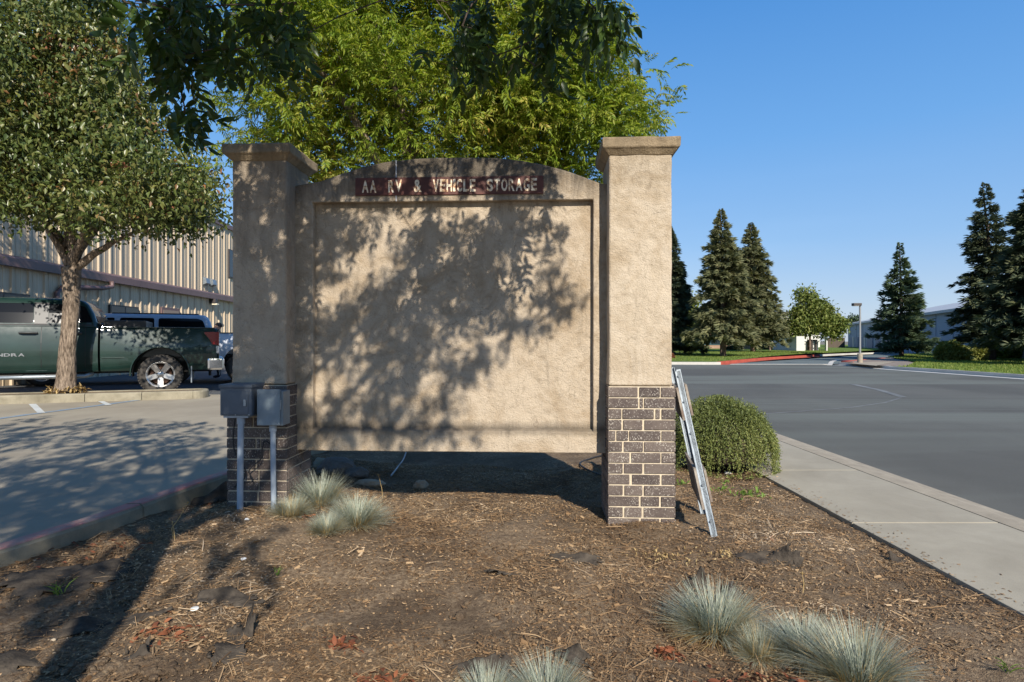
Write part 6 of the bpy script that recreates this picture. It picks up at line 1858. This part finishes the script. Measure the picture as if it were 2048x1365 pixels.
# mulch litter: straws, chips and crumbs lying on the bed
def litter():
    r = np.random.default_rng(9)
    def place(n, ymax=5.6, bias=1.5):
        y = 1.35 + (ymax - 1.35)*r.uniform(0, 1, n)**bias
        xl = np.maximum(np.interp(y, [p[1] for p in kerb_in], [p[0] for p in kerb_in]) + .03, -0.92*y)
        xr = np.minimum(2.14, .92*y)
        x = xl + (xr - xl)*r.uniform(0, 1, n)
        return x, y
    dens = lambda x, y: np.array([mnoise.noise(Vector((a*1.7, b*1.7, 4.4))) + .5*mnoise.noise(Vector((a*6, b*6, 1.4))) for a, b in zip(x, y)])
    parts = []
    def add(n, T, TF, s0, s1, wob, zoff, keep, ymax=5.6, bias=1.5, flat=.18):
        x, y = place(n, ymax, bias); d = dens(x, y)
        k = d + r.uniform(-.35, .35, n) > keep; x, y = x[k], y[k]; m = len(x)
        P = np.stack([x, y, hg(x, y) + zoff + r.uniform(0, .008, m)], 1)
        a = r.uniform(0, 6.283, m); D = np.stack([np.cos(a), np.sin(a), r.normal(0, flat, m)], 1)
        S = np.stack([r.uniform(.6, 1.5, m), np.ones(m), np.ones(m)], 1)*r.uniform(s0, s1, m)[:, None]
        T_ = T[None].repeat(1, 0)
        Rm = frames(D, r.normal(0, wob, m))
        V = np.einsum('nij,nkj->nki', Rm, T[None]*S[:, None, :]) + P[:, None, :]
        Fc = (TF[None] + (np.arange(m)*len(T))[:, None, None]).reshape(-1, 3)
        parts.append((V.reshape(-1, 3), Fc))
    straw = np.array([(-.012, -.5, 0), (.012, -.5, 0), (.014, 0, .06), (-.010, 0, .06), (0.03, .5, 0), (.045, .5, 0.0)])
    sf = np.array([(0, 1, 2), (0, 2, 3), (3, 2, 5), (3, 5, 4)])
    chip = np.array([(-.16, -.5, 0), (.14, -.42, .03), (.18, .35, .02), (-.05, .5, 0.05), (0, 0, .12)])
    cf = np.array([(0, 1, 4), (1, 2, 4), (2, 3, 4), (3, 0, 4)])
    crumb = np.array([(-.4, -.4, 0), (.45, -.35, 0), (.35, .45, 0), (-.45, .3, 0), (0, 0, .5)])
    add(95000, straw, sf, .018, .055, .6, .003, -.30)
    add(9000, straw, sf, .06, .13, .5, .006, -.15)
    add(60000, chip, cf, .006, .020, .6, .001, -.38)
    add(3500, chip, cf, .022, .042, .5, .002, -.2)
    add(30000, crumb, cf, .004, .012, .3, 0, -.5, 5.6, 1.3)
    # some of it has spilled onto the edge of the pavement
    m = 420; y = r.uniform(2.2, 7, m); x = 2.16 + np.abs(r.normal(0, .07, m)); a = r.uniform(0, 6.283, m)
    parts.append(scatter(chip, cf, np.stack([x, y, np.full(m, .002)], 1), frames(np.stack([np.cos(a), np.sin(a), np.zeros(m)], 1), r.normal(0, .3, m)), r.uniform(.006, .022, m)))
    V, Fc = cat(parts)
    o = np_mesh('mulch_litter', V, Fc, M['chips'])
    tag(o, 'brown straw and bark litter covering the planting bed', 'mulch', kind='stuff')
    # pale pebbles
    n = 260; x, y = place(n, 4.6); P = np.stack([x, y, hg(x, y) + .003], 1)
    bm = bmesh.new(); bmesh.ops.create_icosphere(bm, subdivisions=1, radius=1)
    T = np.array([tuple(v.co) for v in bm.verts]); TF = np.array([[v.index for v in f.verts] for f in bm.faces]); bm.free()
    V, Fc = scatter(T*np.array([1, .8, .55]), TF, P, frames(rand_dirs(n), None), r.uniform(.003, .011, n))
    tag(np_mesh('pebbles', V, Fc, M['rock'], smooth=True), 'small pale pebbles scattered in the mulch', 'pebbles', kind='stuff')
    # russet fallen leaves
    T, TF = leaflet_template(.45, .3, 2)
    spots = [(760, 1338, 60, 14), (690, 1285, 30, 12), (1560, 1330, 90, 30), (1450, 1350, 60, 20), (600, 1055, 30, 8), (330, 1270, 60, 30), (1640, 1352, 60, 12), (180, 1110, 120, 30), (420, 1010, 60, 14), (1330, 1270, 30, 20)]
    P = []
    for px, py, rx, ry in spots:
        for _ in range(46):
            g = G(px + r.normal(0, .5)*rx, py + r.normal(0, .5)*ry, .03); P.append((g.x, g.y, hgf(g.x, g.y) + .012))
    P = np.array(P); D = rand_dirs(len(P)); D[:, 2] *= .3
    V, Fc = scatter(T, TF, P, frames(D, r.normal(0, .5, len(P))), r.uniform(.018, .05, len(P)))
    tag(np_mesh('fallen_leaves', V, Fc, M['redleaf']), 'curled russet leaves lying in drifts on the mulch', 'fallen leaves', kind='stuff')
litter()

# torn pieces of weed cloth poking through the mulch
def cloth(label, px, py, w, d, rot, lift=0.05, seed=1, name='weed_cloth_piece', bury=.014):
    g = G(px, py, .03); t0 = Vector((g.x, g.y, hgf(g.x, g.y)))
    r = np.random.default_rng(seed); nu, nv = 26, 20; bm = bmesh.new(); grid = []
    c, s = math.cos(rot), math.sin(rot)
    for j in range(nv):
        row = []
        for i in range(nu):
            u = i/(nu-1)*2-1; v = j/(nv-1)*2-1
            e = 1 + .25*mnoise.noise(Vector((u*2.5, v*2.5, seed)))
            x = u*w/2*e; y = v*d/2*e
            X, Yy = c*x - s*y, s*x + c*y
            wx, wy = t0.x + X, t0.y + Yy
            z = hgf(wx, wy) - t0.z + .010 + .022*mnoise.noise(Vector((x*11, y*11, seed*3))) + .03*mnoise.noise(Vector((x*4, y*4, seed*5))) + lift*max(0, v*.7 + u*.5 + mnoise.noise(Vector((u, v, seed*7))))**2 - bury*(abs(u)**4 + abs(v)**4)
            row.append(bm.verts.new((X, Yy, z)))
        grid.append(row)
    for j in range(nv-1):
        for i in range(nu-1):
            u = i/(nu-1)*2-1; v = j/(nv-1)*2-1
            q = abs(u)**2.2 + abs(v)**2.2 + .95*mnoise.noise(Vector((u*3.1, v*3.1, seed*2.3))) + .3*mnoise.noise(Vector((u*8, v*8, seed)))
            if q < .88: bm.faces.new((grid[j][i], grid[j][i+1], grid[j+1][i+1], grid[j+1][i]))
    for v in [v for v in bm.verts if not v.link_faces]: bm.verts.remove(v)
    me = bpy.data.meshes.new(name); bm.to_mesh(me); bm.free()
    for p in me.polygons: p.use_smooth = True
    me.materials.append(M['cloth'])
    o = link(bpy.data.objects.new(name, me)); o.location = t0
    so = o.modifiers.new('thick', 'SOLIDIFY'); so.thickness = .003
    return tag(o, label, 'weed cloth', 'torn weed cloth in the mulch')
cloth('dark folded cloth piece with a pointed right end, above the small white disc', 452, 1205, .34, .12, .15, .07, 1)
cloth('jagged upright cloth scrap at the bottom left of centre', 462, 1300, .13, .30, .2, .10, 2)
cloth('long buried cloth roll crossing the foot of the trunk shadow', 190, 1262, .50, .10, .45, .05, 3)
cloth('wide bare cloth area lying flat at the far left', 110, 1180, .60, .38, .3, .015, 4)
cloth('cloth lump standing up between soil clods at the lower left', 262, 1322, .12, .10, .6, .09, 5)
cloth('cloth strip lying against the foot of the broken kerb', 395, 1020, .42, .10, .5, .06, 6)
cloth('small creased cloth scrap left of the large silver tuft', 1392, 1152, .12, .09, .2, .06, 7)
cloth('flat grey cloth patch with raised right end in the right bed', 1530, 1112, .34, .10, -.35, .07, 8)
cloth('curled cloth flap at the edge of the pavement', 1795, 1105, .10, .07, .5, .07, 9)
cloth('thin half buried cloth strip in the middle of the bed', 1145, 1110, .30, .08, -.12, .02, 10)
cloth('cloth scrap just above the large silver tuft', 1455, 1172, .14, .08, .1, .05, 11)
cloth('dark cloth ridge running toward the bottom centre', 1120, 1285, .30, .06, -.75, .03, 12)
cloth('small flat cloth patch left of centre in the bed', 1010, 1142, .20, .09, .1, .02, 13)
cloth('cloth patch under the bottom centre tufts', 960, 1330, .26, .12, .1, .02, 14)
cloth('cloth corner sticking up behind the row of tufts', 1600, 1245, .06, .05, .1, .08, 15)
cloth('cloth patch in the trunk shadow at the bottom left corner', 60, 1330, .40, .22, .4, .02, 16)

def rock(name, label, px, py, r, mat, cat_='rock', seed=0, group=None, dY=0.0, z=None):
    g = G(px, py, .0 if z is None else z); g.y += dY; g.x *= 1
    bm = bmesh.new(); bmesh.ops.create_icosphere(bm, subdivisions=3, radius=1)
    for v in bm.verts:
        q = v.co.copy()
        v.co *= 1 + .28*mnoise.noise(q*1.4 + Vector((seed, 0, 0))) + .10*mnoise.noise(q*5 + Vector((0, seed, 0)))
        v.co = Vector((v.co.x*r[0], v.co.y*r[1], v.co.z*r[2] + r[2]*.45))
    me = bpy.data.meshes.new(name); bm.to_mesh(me); bm.free()
    me.materials.append(M[mat]); o = link(bpy.data.objects.new(name, me)); o.location = (g.x, g.y, hgf(g.x, g.y))
    return tag(o, label, cat_, group)
rock('sandstone_slab', 'flat pale sandstone slab lying behind the left group of tufts', 738, 974, (.12, .06, .035), 'rock', seed=2)
rock('sandstone_lump', 'squarish pale stone lump under the middle of the panel', 842, 974, (.055, .045, .04), 'rock', seed=5)
rock('grey_rock', 'large dark rock in shade behind the tufts, next to the left pillar', 672, 958, (.16, .12, .085), 'rock_dark', seed=8)
rock('grey_rock', 'smaller dark stone leaning on the right of the large shaded rock', 714, 962, (.10, .08, .05), 'rock_dark', seed=11)
rock('broken_kerb_piece', 'pale broken concrete piece beside the left pillar foot', 642, 950, (.07, .06, .06), 'kerb', seed=12, cat_='concrete piece')
# clods of soil in the lower left
def clods():
    r = np.random.default_rng(3); bm = bmesh.new(); bmesh.ops.create_icosphere(bm, subdivisions=2, radius=1)
    T = np.array([tuple(v.co*(1 + .35*mnoise.noise(v.co*1.8))) for v in bm.verts]); TF = np.array([[v.index for v in f.verts] for f in bm.faces]); bm.free()
    P = []
    for px, py, rx, ry, n in [(200, 1345, 130, 22, 150), (330, 1200, 120, 30, 60), (300, 1340, 80, 16, 80), (1500, 1120, 200, 40, 60), (800, 1200, 300, 80, 60)]:
        for _ in range(n):
            g = G(px + r.normal(0, .55)*rx, py + r.normal(0, .55)*ry, .03); P.append((g.x, g.y, hgf(g.x, g.y) + .002))
    P = np.array(P)
    V, Fc = scatter(T*np.array([1, .9, .6]), TF, P, frames(rand_dirs(len(P)), None), r.uniform(.005, .020, len(P))*r.uniform(.6, 1.3, len(P)))
    tag(np_mesh('soil_clods', V, Fc, M['dirt']), 'crumbly clods of brown soil in the lower left of the bed', 'soil', kind='stuff')
clods()
# small white disc marker and bits of paper
g = G(389, 1222, .045)
o = MB().lathe([(.001, 0), (.016, 0), (.017, .0015), (.016, .003), (.001, .003)], Matrix.Translation((g.x, g.y, hgf(g.x, g.y) + .016)) @ Matrix.Rotation(R(8), 4, 'X'), 20).build('white_disc', simple('white_plastic', (.7, .7, .66), .5))
tag(o, 'small round white disc lying on bare soil by the folded cloth', 'disc')
for i, (px, py, lab) in enumerate([(487, 1128, 'crumpled white paper scrap left of centre on the mulch'), (494, 1072, 'tiny white scrap below the left group of tufts'), (1455, 936, 'crumpled pale paper caught under the rosemary bush')]):
    g = G(px, py, .03); bm = bmesh.new(); bmesh.ops.create_icosphere(bm, subdivisions=2, radius=1)
    for v in bm.verts: v.co = Vector((v.co.x*.014, v.co.y*.010, v.co.z*.007))*(1 + .7*mnoise.noise(v.co*2.2 + Vector((i, 0, 0))))*(2.2 if i == 2 else 1)
    me = bpy.data.meshes.new('paper_scrap'); bm.to_mesh(me); bm.free(); me.materials.append(simple('scrap_white_%s' % 'abc'[i], (.66, .66, .64), .8))
    o = link(bpy.data.objects.new('paper_scrap', me)); o.location = (g.x, g.y, hgf(g.x, g.y) + .008)
    tag(o, lab, 'paper scrap')
# drip hoses
def hose(label, pts, rad=.008, nm='drip_hose'):
    P = []
    for px, py in pts:
        g = G(px, py, -.0); P.append((g.x, g.y, hgf(g.x, g.y) + rad*1.2))
    return wire(nm, label, P, rad, M['steel_box_pale'] if 'grey' in label else M['black_rubber'], 'hose')
hose('thin grey pipe lying in the shade under the panel', [(782, 956), (795, 938), (806, 918), (812, 905)])
hose('black drip hose looping in the mulch behind the right pillar', [(1205, 906), (1180, 912), (1160, 928), (1175, 944), (1205, 955)])
# weeds
def weed(label, px, py, n, L_, mat='weed', wl=.35, name='weed', spread=.05, up=.6):
    g = G(px, py, .0); t0 = Vector((g.x, g.y, hgf(g.x, g.y)))
    T, TF = leaflet_template(wl, .3, 2)
    P = rng.normal(0, spread, (n, 3)); P[:, 2] = rng.uniform(.0, .02, n); D = rand_dirs(n, -up)
    kind_ = 'stuff' if n > 20 else None
    D[:, 2] = np.abs(D[:, 2])
    V, Fc = scatter(T, TF, P, frames(D, rng.normal(0, .5, n)), rng.uniform(.6, 1.3, n)*L_)
    o = np_mesh(name, V, Fc, M[mat]); o.location = t0
    return tag(o, label, 'weed', kind=kind_)
weed('leafy green weed patch in front of the bush', 1498, 984, 60, .045, spread=.07)
weed('low green weeds below the barricade boards on the right', 1430, 975, 46, .030, spread=.06)
weed('small bright weed between the pillar and the barricade', 1362, 966, 26, .035, spread=.03)
weed('small weed just under the left side of the bush', 1452, 962, 16, .03, spread=.02)
weed('dry yellow ground weed in front of the right pillar', 1335, 1105, 120, .022, 'straw', spread=.10, up=.2)
weed('dry yellow weed patch below the barricade foot', 1440, 1108, 70, .022, 'straw', spread=.06, up=.2)
weed('thin green grass sprout in the far left of the bed', 118, 1225, 12, .06, wl=.08, spread=.008, up=1.5)
weed('grass sprout near the pavement in the lower right corner', 2015, 1330, 10, .05, wl=.08, spread=.007, up=1.5)
weed('single grass sprout left of centre', 556, 1165, 7, .05, wl=.07, spread=.004, up=2)
def stalk(label, pts):
    P = [Vector((W(px, py, 2.9 if py > 1000 else 3.95).x, (2.9 if py > 1000 else 3.95), W(px, py, 2.9 if py > 1000 else 3.95).z)) for px, py in pts]
    o = MB().tube(P, .002, 5).build('dry_stalk', M['straw']); return tag(o, label, 'dry stalk')
g0 = G(345, 1092, .05)
def stalk2(label, px, py, hts, Yo=0.0):
    g = G(px, py, .05); P = [Vector((g.x, g.y, hgf(g.x, g.y)))]
    for dx, dz in hts: P.append(Vector((g.x + dx, g.y, P[0].z + dz)))
    mb = MB(); mb.tube(P, [.0022]*(len(P)-1) + [.0012], 5)
    T, TF = leaflet_template(.4, .1, 1)
    for k in range(5):
        v = [P[-1] + Vector(tuple(q)) for q in (T*.018) @ frames(rand_dirs(1, -1))[0].T]
        mb.add(v, [tuple(f) for f in TF])
    return tag(mb.build('dry_stalk', M['straw'], fixn=False), label, 'dry stalk')
stalk2('bent dry stalk standing in the trunk shadow', 347, 1095, [(-.01, .06), (.02, .10), (.075, .19)])
stalk2('short dry stalk beside the bent one', 350, 1098, [(-.005, .05), (-.012, .09)])
stalk2('tall thin dry stalk in front of the shaded rock', 765, 985, [(-.004, .06), (-.02, .13), (-.03, .16)])
stalk2('dry weed stalk in the middle of the right bed', 1606, 1150, [(.004, .05), (-.004, .09)])

# blades on the lawns across the street
def lawn_blades():
    r = np.random.default_rng(12); n = 60000
    T = np.array([(-.25, 0, 0), (.25, 0, 0), (.1, .5, 1.0)]); TF = np.array([(0, 1, 2)])
    pts = []
    def sample(poly, k, y0, y1):
        P = np.array(poly); x = r.uniform(P[:, 0].min(), min(P[:, 0].max(), 60), k); y = r.uniform(y0, y1, k)
        ins = np.zeros(k, bool); j = len(P)-1
        for i in range(len(P)):
            c = ((P[i, 1] > y) != (P[j, 1] > y)) & (x < (P[j, 0]-P[i, 0])*(y-P[i, 1])/(P[j, 1]-P[i, 1] + 1e-9) + P[i, 0])
            ins ^= c; j = i
        v = (x/y > .25) & (x/y < .95)
        pts.append(np.stack([x, y], 1)[ins & v])
    sample(left_poly, 110000, 31, 52); sample(right_poly, 150000, 17, 48)
    p = np.concatenate(pts); P = np.stack([p[:, 0], p[:, 1], lawn_z(p[:, 0], p[:, 1]) - .01], 1)
    V, Fc = scatter(T, TF, P, frames(np.stack([r.normal(0, 1, len(P)), r.normal(0, 1, len(P)), np.zeros(len(P))], 1)), r.uniform(.04, .09, len(P)))
    tag(np_mesh('lawn_grass', V, Fc, M['lawn_blade']), 'short green mown grass on the lawns across the street', 'grass', kind='stuff')
lawn_blades()
